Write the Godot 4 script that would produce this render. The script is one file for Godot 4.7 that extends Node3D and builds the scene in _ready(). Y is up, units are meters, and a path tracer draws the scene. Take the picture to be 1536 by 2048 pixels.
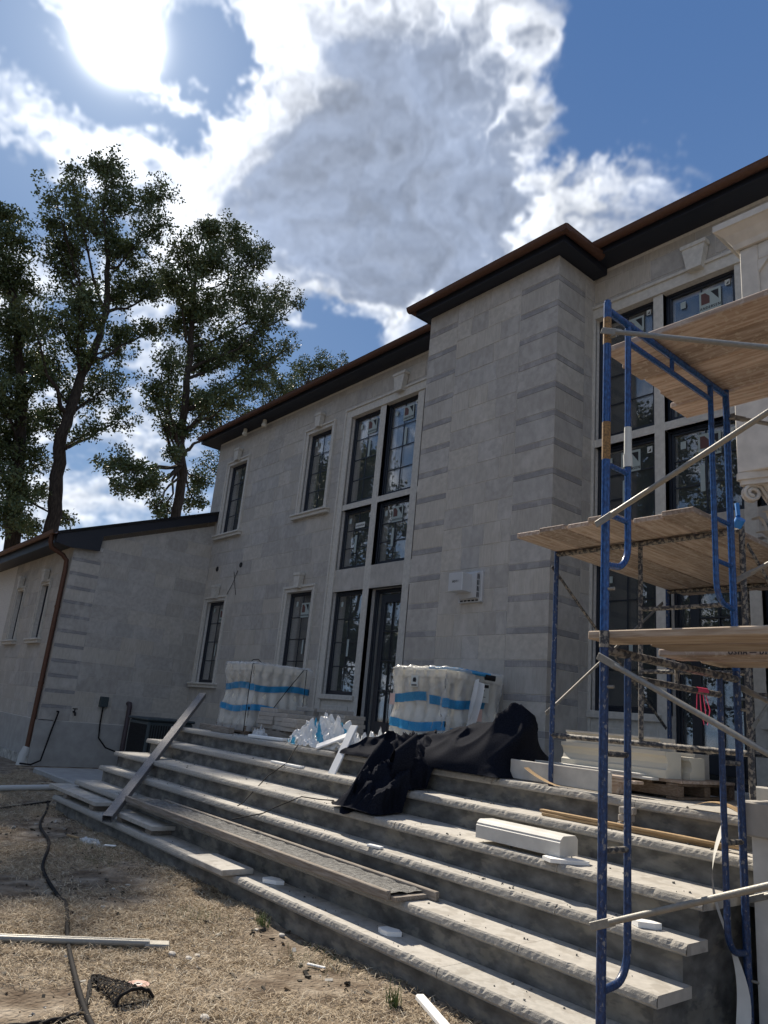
extends Node3D
# A stone house under construction seen from the lawn: x runs along the facade, y up, z out of the facade.

const EYE := Vector3(0, 1.55, 0)
var cam_r: Vector3
var cam_u: Vector3
var cam_f: Vector3
const FOCAL := 1463.05
var rng := RandomNumberGenerator.new()
var taken := {}
var mats := {}
var texs := {}

# ---------------------------------------------------------------- geometry
class Geo:
	var v := PackedVector3Array()
	var n := PackedVector3Array()
	var c := PackedColorArray()
	var tint := Color.WHITE
	var colored := false

	func tri(a: Vector3, b: Vector3, d: Vector3) -> void:
		var m := (b - a).cross(d - a).normalized()
		v.append(a); v.append(d); v.append(b)
		n.append(m); n.append(m); n.append(m)
		if colored:
			c.append(tint); c.append(tint); c.append(tint)

	func tris(a: Vector3, b: Vector3, d: Vector3, na: Vector3, nb: Vector3, nd: Vector3) -> void:
		v.append(a); v.append(d); v.append(b)
		n.append(na); n.append(nd); n.append(nb)
		if colored:
			c.append(tint); c.append(tint); c.append(tint)

	func quad(a: Vector3, b: Vector3, d: Vector3, e: Vector3) -> void:
		tri(a, b, d)
		tri(a, d, e)

	func box(lo: Vector3, hi: Vector3) -> void:
		xbox(Transform3D(Basis(), (lo + hi) * 0.5), hi - lo)

	func xbox(t: Transform3D, s: Vector3) -> void:
		var p := []
		for i in 8:
			p.append(t * Vector3((float(i & 1) - 0.5) * s.x, (float((i >> 1) & 1) - 0.5) * s.y, (float((i >> 2) & 1) - 0.5) * s.z))
		quad(p[4], p[5], p[7], p[6])
		quad(p[1], p[0], p[2], p[3])
		quad(p[5], p[1], p[3], p[7])
		quad(p[0], p[4], p[6], p[2])
		quad(p[6], p[7], p[3], p[2])
		quad(p[0], p[1], p[5], p[4])

	# a box with chamfered edges
	func bbox(t: Transform3D, s: Vector3, b: float) -> void:
		var h := s * 0.5
		b = minf(b, minf(h.x, minf(h.y, h.z)) * 0.8)
		var i := h - Vector3(b, b, b)
		for ax in 3:
			var u := (ax + 1) % 3
			var w := (ax + 2) % 3
			for sg in [-1.0, 1.0]:
				var q := []
				for k in [[-1, -1], [1, -1], [1, 1], [-1, 1]]:
					var e := Vector3.ZERO
					e[ax] = sg * h[ax]
					e[u] = k[0] * i[u]
					e[w] = k[1] * i[w]
					q.append(t * e)
				if sg > 0:
					quad(q[0], q[1], q[2], q[3])
				else:
					quad(q[3], q[2], q[1], q[0])
		for ax in 3:
			var u := (ax + 1) % 3
			var w := (ax + 2) % 3
			for su in [-1.0, 1.0]:
				for sw in [-1.0, 1.0]:
					var a := Vector3.ZERO
					var bb := Vector3.ZERO
					a[ax] = -i[ax]
					a[u] = su * h[u]
					a[w] = sw * i[w]
					bb[ax] = -i[ax]
					bb[u] = su * i[u]
					bb[w] = sw * h[w]
					var a2 := a
					var b2 := bb
					a2[ax] = i[ax]
					b2[ax] = i[ax]
					if su * sw > 0:
						quad(t * a, t * bb, t * b2, t * a2)
					else:
						quad(t * a2, t * b2, t * bb, t * a)
		for sx in [-1.0, 1.0]:
			for sy in [-1.0, 1.0]:
				for sz in [-1.0, 1.0]:
					var a := t * Vector3(sx * h.x, sy * i.y, sz * i.z)
					var bq := t * Vector3(sx * i.x, sy * h.y, sz * i.z)
					var d := t * Vector3(sx * i.x, sy * i.y, sz * h.z)
					if sx * sy * sz > 0:
						tri(a, bq, d)
					else:
						tri(a, d, bq)

	func bar(lo: Vector3, hi: Vector3, b := 0.004) -> void:
		bbox(Transform3D(Basis(), (lo + hi) * 0.5), hi - lo, b)

	# a face of a stone: a block without a back, its front edges chamfered; u, w, nrm are axes
	func stone(o: Vector3, u: Vector3, w: Vector3, m: Vector3, b: float, d: float) -> void:
		var nn := u.cross(w).normalized()
		var lu := u.normalized() * b
		var lw := w.normalized() * b
		var f := nn * d
		var a := [o, o + u, o + u + w, o + w]
		var k := [o + lu + lw + f, o + u - lu + lw + f, o + u + w - lu - lw + f, o + w + lu - lw + f]
		var e := [o + f * 0.55, o + u + f * 0.55, o + u + w + f * 0.55, o + w + f * 0.55]
		quad(k[0], k[1], k[2], k[3])
		for i in 4:
			var j := (i + 1) % 4
			quad(e[i], e[j], k[j], k[i])
			quad(a[i], a[j], e[j], e[i])

	func tube(p: Array, r, sides := 8, closed := true) -> void:
		var rad := []
		for i in p.size():
			rad.append(r[i] if r is Array or r is PackedFloat32Array else r)
		var t0: Vector3 = (p[1] - p[0]).normalized()
		var nx := t0.cross(Vector3(0.31, 0.83, 0.47)).normalized()
		var rings := []
		var norms := []
		for i in p.size():
			var t: Vector3
			if i == 0:
				t = t0
			elif i == p.size() - 1:
				t = (p[i] - p[i - 1]).normalized()
			else:
				t = ((p[i] - p[i - 1]).normalized() + (p[i + 1] - p[i]).normalized()).normalized()
			nx = (nx - t * nx.dot(t)).normalized()
			var ny := t.cross(nx)
			var ring := PackedVector3Array()
			var nr := PackedVector3Array()
			for k in sides:
				var a := TAU * k / sides
				var d := nx * cos(a) + ny * sin(a)
				nr.append(d)
				ring.append(p[i] + d * rad[i])
			rings.append(ring)
			norms.append(nr)
		for i in p.size() - 1:
			for k in sides:
				var j := (k + 1) % sides
				tris(rings[i][k], rings[i][j], rings[i + 1][j], norms[i][k], norms[i][j], norms[i + 1][j])
				tris(rings[i][k], rings[i + 1][j], rings[i + 1][k], norms[i][k], norms[i + 1][j], norms[i + 1][k])
		if closed:
			for k in range(1, sides - 1):
				tri(rings[0][0], rings[0][k + 1], rings[0][k])
				var e: PackedVector3Array = rings[-1]
				tri(e[0], e[k], e[k + 1])

	# profile of Vector2(radius, height) turned round the axis through o
	func lathe(o: Vector3, prof: Array, sides := 16, squash := 1.0) -> void:
		var m := prof.size()
		var pn := []
		for i in m:
			var a: Vector2 = prof[maxi(i - 1, 0)]
			var b: Vector2 = prof[mini(i + 1, m - 1)]
			var t := (b - a).normalized()
			pn.append(Vector2(t.y, -t.x))
		for i in m - 1:
			for k in sides:
				var a0 := TAU * k / sides
				var a1 := TAU * (k + 1) / sides
				var d0 := Vector3(cos(a0), 0, sin(a0) * squash)
				var d1 := Vector3(cos(a1), 0, sin(a1) * squash)
				var p00: Vector3 = o + d0 * prof[i].x + Vector3.UP * prof[i].y
				var p01: Vector3 = o + d1 * prof[i].x + Vector3.UP * prof[i].y
				var p10: Vector3 = o + d0 * prof[i + 1].x + Vector3.UP * prof[i + 1].y
				var p11: Vector3 = o + d1 * prof[i + 1].x + Vector3.UP * prof[i + 1].y
				var n00: Vector3 = d0 * pn[i].x + Vector3.UP * pn[i].y
				var n01: Vector3 = d1 * pn[i].x + Vector3.UP * pn[i].y
				var n10: Vector3 = d0 * pn[i + 1].x + Vector3.UP * pn[i + 1].y
				var n11: Vector3 = d1 * pn[i + 1].x + Vector3.UP * pn[i + 1].y
				tris(p00, p10, p11, n00, n10, n11)
				tris(p00, p11, p01, n00, n11, n01)

	# polygon in the x/y plane of t, pushed along its z by d
	func prism(t: Transform3D, poly: PackedVector2Array, d: float) -> void:
		if Geometry2D.is_polygon_clockwise(poly):
			poly = poly.duplicate()
			poly.reverse()
		var ix := Geometry2D.triangulate_polygon(poly)
		var at := func(p: Vector2, z: float) -> Vector3: return t * Vector3(p.x, p.y, z)
		for k in range(0, ix.size(), 3):
			var a := poly[ix[k]]
			var b := poly[ix[k + 1]]
			var e := poly[ix[k + 2]]
			if (b - a).cross(e - a) < 0:
				var s := b
				b = e
				e = s
			tri(at.call(a, d), at.call(b, d), at.call(e, d))
			tri(at.call(a, 0.0), at.call(e, 0.0), at.call(b, 0.0))
		for k in poly.size():
			var a := poly[k]
			var b := poly[(k + 1) % poly.size()]
			quad(at.call(a, 0.0), at.call(b, 0.0), at.call(b, d), at.call(a, d))

	# smooth grid of points rows x cols
	func grid(p: Array, smooth := true) -> void:
		var rows := p.size()
		var cols: int = p[0].size()
		if not smooth:
			for i in rows - 1:
				for j in cols - 1:
					quad(p[i][j], p[i][j + 1], p[i + 1][j + 1], p[i + 1][j])
			return
		var nr := []
		for i in rows:
			var l := PackedVector3Array()
			for j in cols:
				var a: Vector3 = p[i][mini(j + 1, cols - 1)] - p[i][maxi(j - 1, 0)]
				var b: Vector3 = p[mini(i + 1, rows - 1)][j] - p[maxi(i - 1, 0)][j]
				l.append(a.cross(b).normalized())
			nr.append(l)
		for i in rows - 1:
			for j in cols - 1:
				tris(p[i][j], p[i][j + 1], p[i + 1][j + 1], nr[i][j], nr[i][j + 1], nr[i + 1][j + 1])
				tris(p[i][j], p[i + 1][j + 1], p[i + 1][j], nr[i][j], nr[i + 1][j + 1], nr[i + 1][j])

	func mesh(inv: Transform3D) -> ArrayMesh:
		var vv := inv * v
		var nn := n
		if not inv.basis.is_equal_approx(Basis()):
			nn = Transform3D(inv.basis, Vector3.ZERO) * n
		var arr := []
		arr.resize(Mesh.ARRAY_MAX)
		arr[Mesh.ARRAY_VERTEX] = vv
		arr[Mesh.ARRAY_NORMAL] = nn
		if colored:
			arr[Mesh.ARRAY_COLOR] = c
		var m := ArrayMesh.new()
		m.add_surface_from_arrays(Mesh.PRIMITIVE_TRIANGLES, arr)
		return m

func pick(px: float, py: float) -> Vector3:
	return cam_r * ((px - 768.0) / FOCAL) - cam_u * ((py - 1024.0) / FOCAL) + cam_f

# ---------------------------------------------------------------- scene tree
func numbered(called: String) -> String:
	if not taken.has(called):
		taken[called] = 0
		return called
	taken[called] += 1
	return "%s_%03d" % [called, taken[called]]

func tag(o: Node3D, label: String, category: String, group := "", kind := "") -> Node3D:
	if label: o.set_meta("label", label)
	if category: o.set_meta("category", category)
	if group: o.set_meta("group", group)
	if kind: o.set_meta("kind", kind)
	return o

func thing(called: String, label: String, category: String, at := Vector3.ZERO, turn := 0.0, group := "") -> Node3D:
	var o := Node3D.new()
	o.name = numbered(called)
	add_child(o)
	o.position = at
	o.rotation.y = turn
	tag(o, label, category, group)
	return o

# commits a shape given in world coordinates as one mesh under parent
func part(g: Geo, called: String, m: Material, parent: Node = self, shadow := true) -> MeshInstance3D:
	var o := MeshInstance3D.new()
	o.name = numbered(called) if parent == self else called
	parent.add_child(o, true)
	var inv := Transform3D() if parent == self else (parent as Node3D).global_transform.affine_inverse()
	o.mesh = g.mesh(inv)
	o.material_override = m
	return o

func lone(g: Geo, called: String, m: Material, at: Vector3, label: String, category: String, group := "") -> MeshInstance3D:
	var o := MeshInstance3D.new()
	o.name = numbered(called)
	add_child(o)
	o.position = at
	o.mesh = g.mesh(Transform3D(Basis(), -at))
	o.material_override = m
	tag(o, label, category, group)
	return o

func struct(g: Geo, called: String, m: Material) -> MeshInstance3D:
	var o := part(g, called, m)
	o.set_meta("kind", "structure")
	return o

# ---------------------------------------------------------------- materials
func noise_tex(key: String, freq: float, octaves: int, lo: Color, hi: Color, kind := FastNoiseLite.TYPE_SIMPLEX_SMOOTH, size := 512, mid := 0.5, sd := 1) -> NoiseTexture2D:
	if texs.has(key):
		return texs[key]
	var f := FastNoiseLite.new()
	f.seed = sd
	f.noise_type = kind
	f.frequency = freq
	f.fractal_octaves = octaves
	f.fractal_gain = 0.55
	var g := Gradient.new()
	g.set_color(0, lo)
	g.set_color(1, hi)
	g.set_offset(0, maxf(0.0, mid - 0.4))
	g.set_offset(1, minf(1.0, mid + 0.4))
	var t := NoiseTexture2D.new()
	t.width = size
	t.height = size
	t.seamless = true
	t.noise = f
	t.color_ramp = g
	texs[key] = t
	return t

func grey(a: float) -> Color:
	return Color(a, a, a)

func lin(r: float, g: float, b: float, a := 1.0) -> Color:
	var s := Color(r, g, b).linear_to_srgb()
	s.a = a
	return s

func flat(key: String, col: Color, rough := 0.8, metal := 0.0) -> StandardMaterial3D:
	if mats.has(key):
		return mats[key]
	var m := StandardMaterial3D.new()
	m.resource_name = key
	m.albedo_color = col
	m.roughness = rough
	m.metallic = metal
	mats[key] = m
	return m

# colour, grain texture and fine relief, laid on by world or own axes
func grain(key: String, col: Color, rough: float, tex: Texture2D, scale: Vector3, bump: Texture2D = null, depth := 0.0, world := true, metal := 0.0) -> StandardMaterial3D:
	if mats.has(key):
		return mats[key]
	var m := flat(key, col, rough, metal)
	m.albedo_texture = tex
	m.uv1_triplanar = true
	m.uv1_world_triplanar = world
	m.uv1_triplanar_sharpness = 6.0
	m.uv1_scale = scale
	if bump:
		m.heightmap_enabled = true
		m.heightmap_texture = bump
		m.heightmap_scale = depth
	return m

# patches of another matter lying over a surface: col where the noise passes the level
func smear(key: String, names: Array, col: Color, freq: float, level: float, soft: float, scale: Vector3, most: float, sd: int) -> void:
	var f := FastNoiseLite.new()
	f.seed = sd
	f.noise_type = FastNoiseLite.TYPE_SIMPLEX
	f.frequency = freq
	f.fractal_octaves = 5
	f.fractal_gain = 0.6
	var src := f.get_seamless_image(512, 512)
	src.convert(Image.FORMAT_L8)
	var im := Image.create(512, 512, false, Image.FORMAT_RGBA8)
	for y in 512:
		for x in 512:
			col.a = most * smoothstep(level - soft * 0.5, level + soft * 0.5, src.get_pixel(x, y).r)
			im.set_pixel(x, y, col)
	var t := ImageTexture.create_from_image(im)
	for n in names:
		var m: StandardMaterial3D = mats[n]
		m.detail_enabled = true
		m.detail_blend_mode = BaseMaterial3D.BLEND_MODE_MIX
		m.detail_albedo = t
		m.detail_uv_layer = BaseMaterial3D.DETAIL_UV_2
		m.uv2_triplanar = true
		m.uv2_world_triplanar = true
		m.uv2_triplanar_sharpness = 6.0
		m.uv2_scale = scale

func make_materials() -> void:
	var t_stone := noise_tex("stone", 0.015, 6, grey(0.90), grey(1.0))
	var t_streak := noise_tex("streak", 0.03, 5, grey(0.91), grey(1.0), FastNoiseLite.TYPE_SIMPLEX, 512, 0.5, 7)
	var t_bump := noise_tex("bump", 0.06, 5, grey(0.0), grey(1.0), FastNoiseLite.TYPE_SIMPLEX, 512, 0.5, 3)
	var t_conc := noise_tex("conc", 0.012, 6, grey(0.62), grey(1.0), FastNoiseLite.TYPE_SIMPLEX_SMOOTH, 512, 0.48, 11)
	var t_wood := noise_tex("wood", 0.02, 5, Color(0.76, 0.71, 0.66), Color(1, 1, 1), FastNoiseLite.TYPE_SIMPLEX_SMOOTH, 512, 0.5, 5)
	var t_mortar := noise_tex("mortar", 0.03, 4, Color(0.24, 0.24, 0.27), Color(1, 1, 1), FastNoiseLite.TYPE_SIMPLEX, 512, 0.64, 9)
	var t_ground := noise_tex("ground", 0.012, 6, Color(0.48, 0.42, 0.36), Color(1, 1, 1), FastNoiseLite.TYPE_SIMPLEX_SMOOTH, 1024, 0.5, 21)
	var t_ply := noise_tex("ply", 0.02, 5, Color(0.6, 0.55, 0.5), Color(1, 1, 1), FastNoiseLite.TYPE_SIMPLEX, 512, 0.5, 15)
	# limestone tones: warm to cool greys
	var t_tool := noise_tex("tool", 0.02, 5, grey(0.91), grey(1.0), FastNoiseLite.TYPE_SIMPLEX_SMOOTH, 512, 0.5, 41)
	var tones := [[0.445, 0.42, 0.38], [0.485, 0.455, 0.405], [0.415, 0.395, 0.365], [0.465, 0.44, 0.40], [0.43, 0.405, 0.365], [0.49, 0.46, 0.41], [0.42, 0.405, 0.38], [0.475, 0.44, 0.385], [0.45, 0.43, 0.40], [0.40, 0.38, 0.35]]
	for i in tones.size():
		grain("stone%d" % i, lin(tones[i][0], tones[i][1], tones[i][2]), 0.92, [t_stone, t_tool, t_streak][i % 3], [Vector3(0.9, 0.55, 0.9), Vector3(2.6, 0.35, 2.6), Vector3(0.5, 0.5, 0.5)][i % 3], t_bump, 0.02)
	grain("band", lin(0.29, 0.285, 0.285), 0.92, t_stone, Vector3(0.9, 0.9, 0.9), t_bump, 0.02)
	grain("band2", lin(0.31, 0.30, 0.295), 0.92, t_tool, Vector3(2.6, 0.5, 2.6), t_bump, 0.02)
	grain("mortar_joint", lin(0.66, 0.64, 0.60), 0.95, t_stone, Vector3(2, 2, 2))
	grain("trim", lin(0.58, 0.56, 0.51), 0.85, t_stone, Vector3(1.3, 1.3, 1.3), t_bump, 0.01)
	grain("parge", lin(0.38, 0.375, 0.36), 0.95, t_stone, Vector3(0.4, 0.4, 0.4), t_bump, 0.02)
	grain("pale_footing", lin(0.55, 0.54, 0.5), 0.95, t_conc, Vector3(0.8, 0.8, 0.8))
	grain("tread", lin(0.49, 0.465, 0.42), 0.85, t_stone, Vector3(1.1, 1.1, 1.1), t_bump, 0.03)
	grain("tread2", lin(0.45, 0.43, 0.39), 0.85, t_streak, Vector3(0.8, 0.8, 0.8), t_bump, 0.03)
	grain("tread_split", lin(0.38, 0.36, 0.322), 0.95, t_stone, Vector3(4, 4, 4), t_bump, 0.15)
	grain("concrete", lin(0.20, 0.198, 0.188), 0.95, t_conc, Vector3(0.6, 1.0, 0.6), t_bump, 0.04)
	grain("copper", lin(0.125, 0.062, 0.040), 0.6, t_streak, Vector3(0.6, 0.6, 0.6), null, 0.0, true, 0.5)
	flat("soffit", lin(0.012, 0.016, 0.028), 0.6)
	flat("fascia", lin(0.010, 0.012, 0.020), 0.5)
	grain("shingle", lin(0.035, 0.035, 0.038), 0.95, t_conc, Vector3(3, 3, 3), t_bump, 0.5)
	flat("window_frame", lin(0.010, 0.014, 0.024), 0.35)
	flat("muntin", lin(0.012, 0.016, 0.024), 0.4)
	var gl := flat("glass", lin(0.75, 0.85, 0.9), 0.01, 0.0)
	gl.transparency = BaseMaterial3D.TRANSPARENCY_ALPHA
	gl.albedo_color.a = 0.015
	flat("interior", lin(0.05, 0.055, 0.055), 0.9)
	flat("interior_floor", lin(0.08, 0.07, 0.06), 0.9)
	flat("sticker", lin(0.34, 0.40, 0.39), 0.6)
	flat("sticker_white", lin(0.55, 0.58, 0.56), 0.6)
	flat("sticker_red", lin(0.10, 0.04, 0.033), 0.6)
	flat("ink", lin(0.015, 0.015, 0.018), 0.7)
	# scaffold
	var t_scuff := noise_tex("scuff", 0.035, 4, Color(0.55, 0.55, 0.6), Color(1, 1, 1), FastNoiseLite.TYPE_SIMPLEX, 512, 0.4, 31)
	grain("blue_paint", lin(0.018, 0.090, 0.29), 0.27, t_scuff, Vector3(3, 1.2, 3))
	grain("dirty_paint", lin(0.055, 0.058, 0.066), 0.6, t_scuff, Vector3(3, 3, 3), t_bump, 0.06)
	grain("dirty_blue", lin(0.018, 0.056, 0.165), 0.4, t_scuff, Vector3(3, 1.5, 3), t_bump, 0.04)
	smear("spatter_heavy", ["dirty_paint"], Color(0.62, 0.59, 0.54), 0.016, 0.56, 0.20, Vector3(2.2, 2.2, 2.2), 0.7, 71)
	smear("spatter_light", ["dirty_blue"], Color(0.62, 0.61, 0.59), 0.022, 0.76, 0.12, Vector3(1.7, 1.1, 1.7), 0.65, 73)
	grain("galvanised", lin(0.29, 0.28, 0.25), 0.5, t_stone, Vector3(4, 4, 4), t_bump, 0.04, true, 0.25)
	grain("paint_tan", lin(0.35, 0.20, 0.07), 0.7, t_scuff, Vector3(3, 3, 3))
	for i in 4:
		var k: float = [1.0, 0.74, 1.12, 0.88][i]
		grain("plank_x%d" % i, lin(0.56 * k, 0.465 * k, 0.4 * k), 0.85, t_wood, Vector3(0.22, 2.4, 2.4), t_bump, 0.05)
		grain("plank_z%d" % i, lin(0.54 * k, 0.455 * k, 0.39 * k), 0.85, t_wood, Vector3(2.4, 2.4, 0.22), t_bump, 0.05)
		grain("lumber%d" % i, lin(0.53 * k, 0.44 * k, 0.345 * k), 0.8, t_wood, Vector3(0.25, 3.0, 3.0), t_bump, 0.1)
	for i in 4:
		for nm in ["plank_x", "plank_z", "lumber"]:
			mats["%s%d" % [nm, i]].uv1_offset = Vector3(0.37 * i, 0.23 * i, 0.61 * i)
	smear("smear_pale", ["plank_x0", "plank_x1", "plank_x2", "plank_x3", "plank_z0", "plank_z1", "plank_z2", "plank_z3"], Color(0.74, 0.70, 0.65), 0.022, 0.70, 0.12, Vector3(1.1, 1.1, 1.1), 0.6, 61)
	smear("smear_wall", ["stone0", "stone1", "stone2", "stone3", "stone4", "stone5", "stone6", "stone7", "stone8", "stone9", "band", "band2"], Color(0.80, 0.79, 0.77), 0.008, 0.66, 0.22, Vector3(0.45, 0.3, 0.45), 0.22, 63)
	smear("smear_grime", ["tread", "tread2"], Color(0.50, 0.47, 0.42), 0.010, 0.62, 0.22, Vector3(0.8, 0.8, 0.8), 0.35, 65)
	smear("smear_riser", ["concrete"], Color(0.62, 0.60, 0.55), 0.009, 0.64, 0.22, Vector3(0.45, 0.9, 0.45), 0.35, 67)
	grain("pallet_wood", lin(0.26, 0.20, 0.15), 0.9, t_wood, Vector3(2.0, 5.0, 2.0), t_bump, 0.2)
	grain("grey_wood", lin(0.32, 0.295, 0.265), 0.9, t_wood, Vector3(0.4, 6.0, 6.0), t_bump, 0.08)
	grain("slab_stone", lin(0.43, 0.40, 0.36), 0.9, t_stone, Vector3(1.5, 1.5, 1.5), t_bump, 0.1)
	grain("cement", lin(0.30, 0.295, 0.28), 0.95, t_conc, Vector3(2.5, 2.5, 2.5), t_bump, 0.8)
	grain("white_trim", lin(0.66, 0.65, 0.61), 0.6, t_stone, Vector3(0.6, 0.6, 0.6))
	grain("cast_stone", lin(0.60, 0.575, 0.52), 0.85, t_stone, Vector3(0.7, 0.7, 0.7), t_bump, 0.01)
	grain("portico_paint", lin(0.62, 0.595, 0.54), 0.85, t_streak, Vector3(0.3, 0.3, 0.3), t_bump, 0.01)
	flat("foam", lin(0.82, 0.82, 0.80), 0.9)
	var pv := flat("pvc", lin(0.50, 0.51, 0.50), 0.5)
	pv.clearcoat_enabled = false
	grain("aluminium", lin(0.30, 0.295, 0.29), 0.6, t_scuff, Vector3(2, 4, 4), null, 0.0, true, 0.25)
	grain("tarp", lin(0.015, 0.018, 0.027), 0.75, t_scuff, Vector3(3, 3, 3), t_bump, 0.06).metallic_specular = 0.09
	flat("strap", lin(0.012, 0.012, 0.014), 0.8).metallic_specular = 0.25
	flat("rubber", lin(0.016, 0.015, 0.016), 0.8).metallic_specular = 0.25
	flat("cast_white", lin(0.62, 0.59, 0.50), 0.8)
	var wr := flat("wrap", lin(0.82, 0.82, 0.80, 0.36), 0.26)
	wr.transparency = BaseMaterial3D.TRANSPARENCY_ALPHA
	wr.backlight_enabled = true
	wr.backlight = Color(0.35, 0.35, 0.35)
	var wf := flat("film", lin(0.84, 0.85, 0.85, 0.80), 0.28)
	wf.transparency = BaseMaterial3D.TRANSPARENCY_ALPHA
	wf.backlight_enabled = true
	wf.backlight = Color(0.5, 0.5, 0.5)
	wf.vertex_color_use_as_albedo = true
	var t_tape := noise_tex("tape", 0.09, 2, Color(0.45, 0.62, 0.78), Color(1, 1, 1), FastNoiseLite.TYPE_CELLULAR, 256, 0.5, 77)
	grain("tape_blue", lin(0.045, 0.36, 0.58), 0.35, t_tape, Vector3(6, 6, 6))
	flat("metal_white", lin(0.50, 0.51, 0.52), 0.4, 0.2)
	flat("dark_gap", lin(0.01, 0.01, 0.011), 0.9)
	flat("unit_green", lin(0.035, 0.05, 0.055), 0.6)
	flat("pvc_brown", lin(0.05, 0.035, 0.04), 0.6)
	flat("pink", lin(0.75, 0.06, 0.16), 0.6)
	flat("blue_tape_roll", lin(0.03, 0.22, 0.62), 0.5)
	flat("lamp_cream", lin(0.60, 0.58, 0.5), 0.5)
	grain("soil", lin(0.35, 0.30, 0.235), 1.0, t_ground, Vector3(0.23, 0.23, 0.23), noise_tex("clod", 0.09, 5, grey(0), grey(1), FastNoiseLite.TYPE_SIMPLEX, 1024, 0.5, 23), 1.2)
	var st := flat("straw", Color.WHITE, 0.8)
	st.vertex_color_use_as_albedo = true
	st.backlight_enabled = true
	st.backlight = Color(0.25, 0.25, 0.25)
	var bk := grain("bark", lin(0.075, 0.06, 0.05), 0.95, t_conc, Vector3(1.5, 0.4, 1.5), t_bump, 2.0)
	bk.metallic_specular = 0.3
	var lf := flat("leaf", Color.WHITE, 0.55)
	lf.vertex_color_use_as_albedo = true
	lf.backlight_enabled = true
	lf.backlight = Color(0.5, 0.5, 0.5)
	flat("pebble", lin(0.42, 0.40, 0.37), 0.9)
	flat("disc_red", lin(0.55, 0.33, 0.28), 0.7)
	flat("skin_paper", lin(0.62, 0.44, 0.40), 0.7)
	grain("stained_board", lin(0.5, 0.36, 0.2), 0.8, t_wood, Vector3(0.4, 6, 6))

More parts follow.
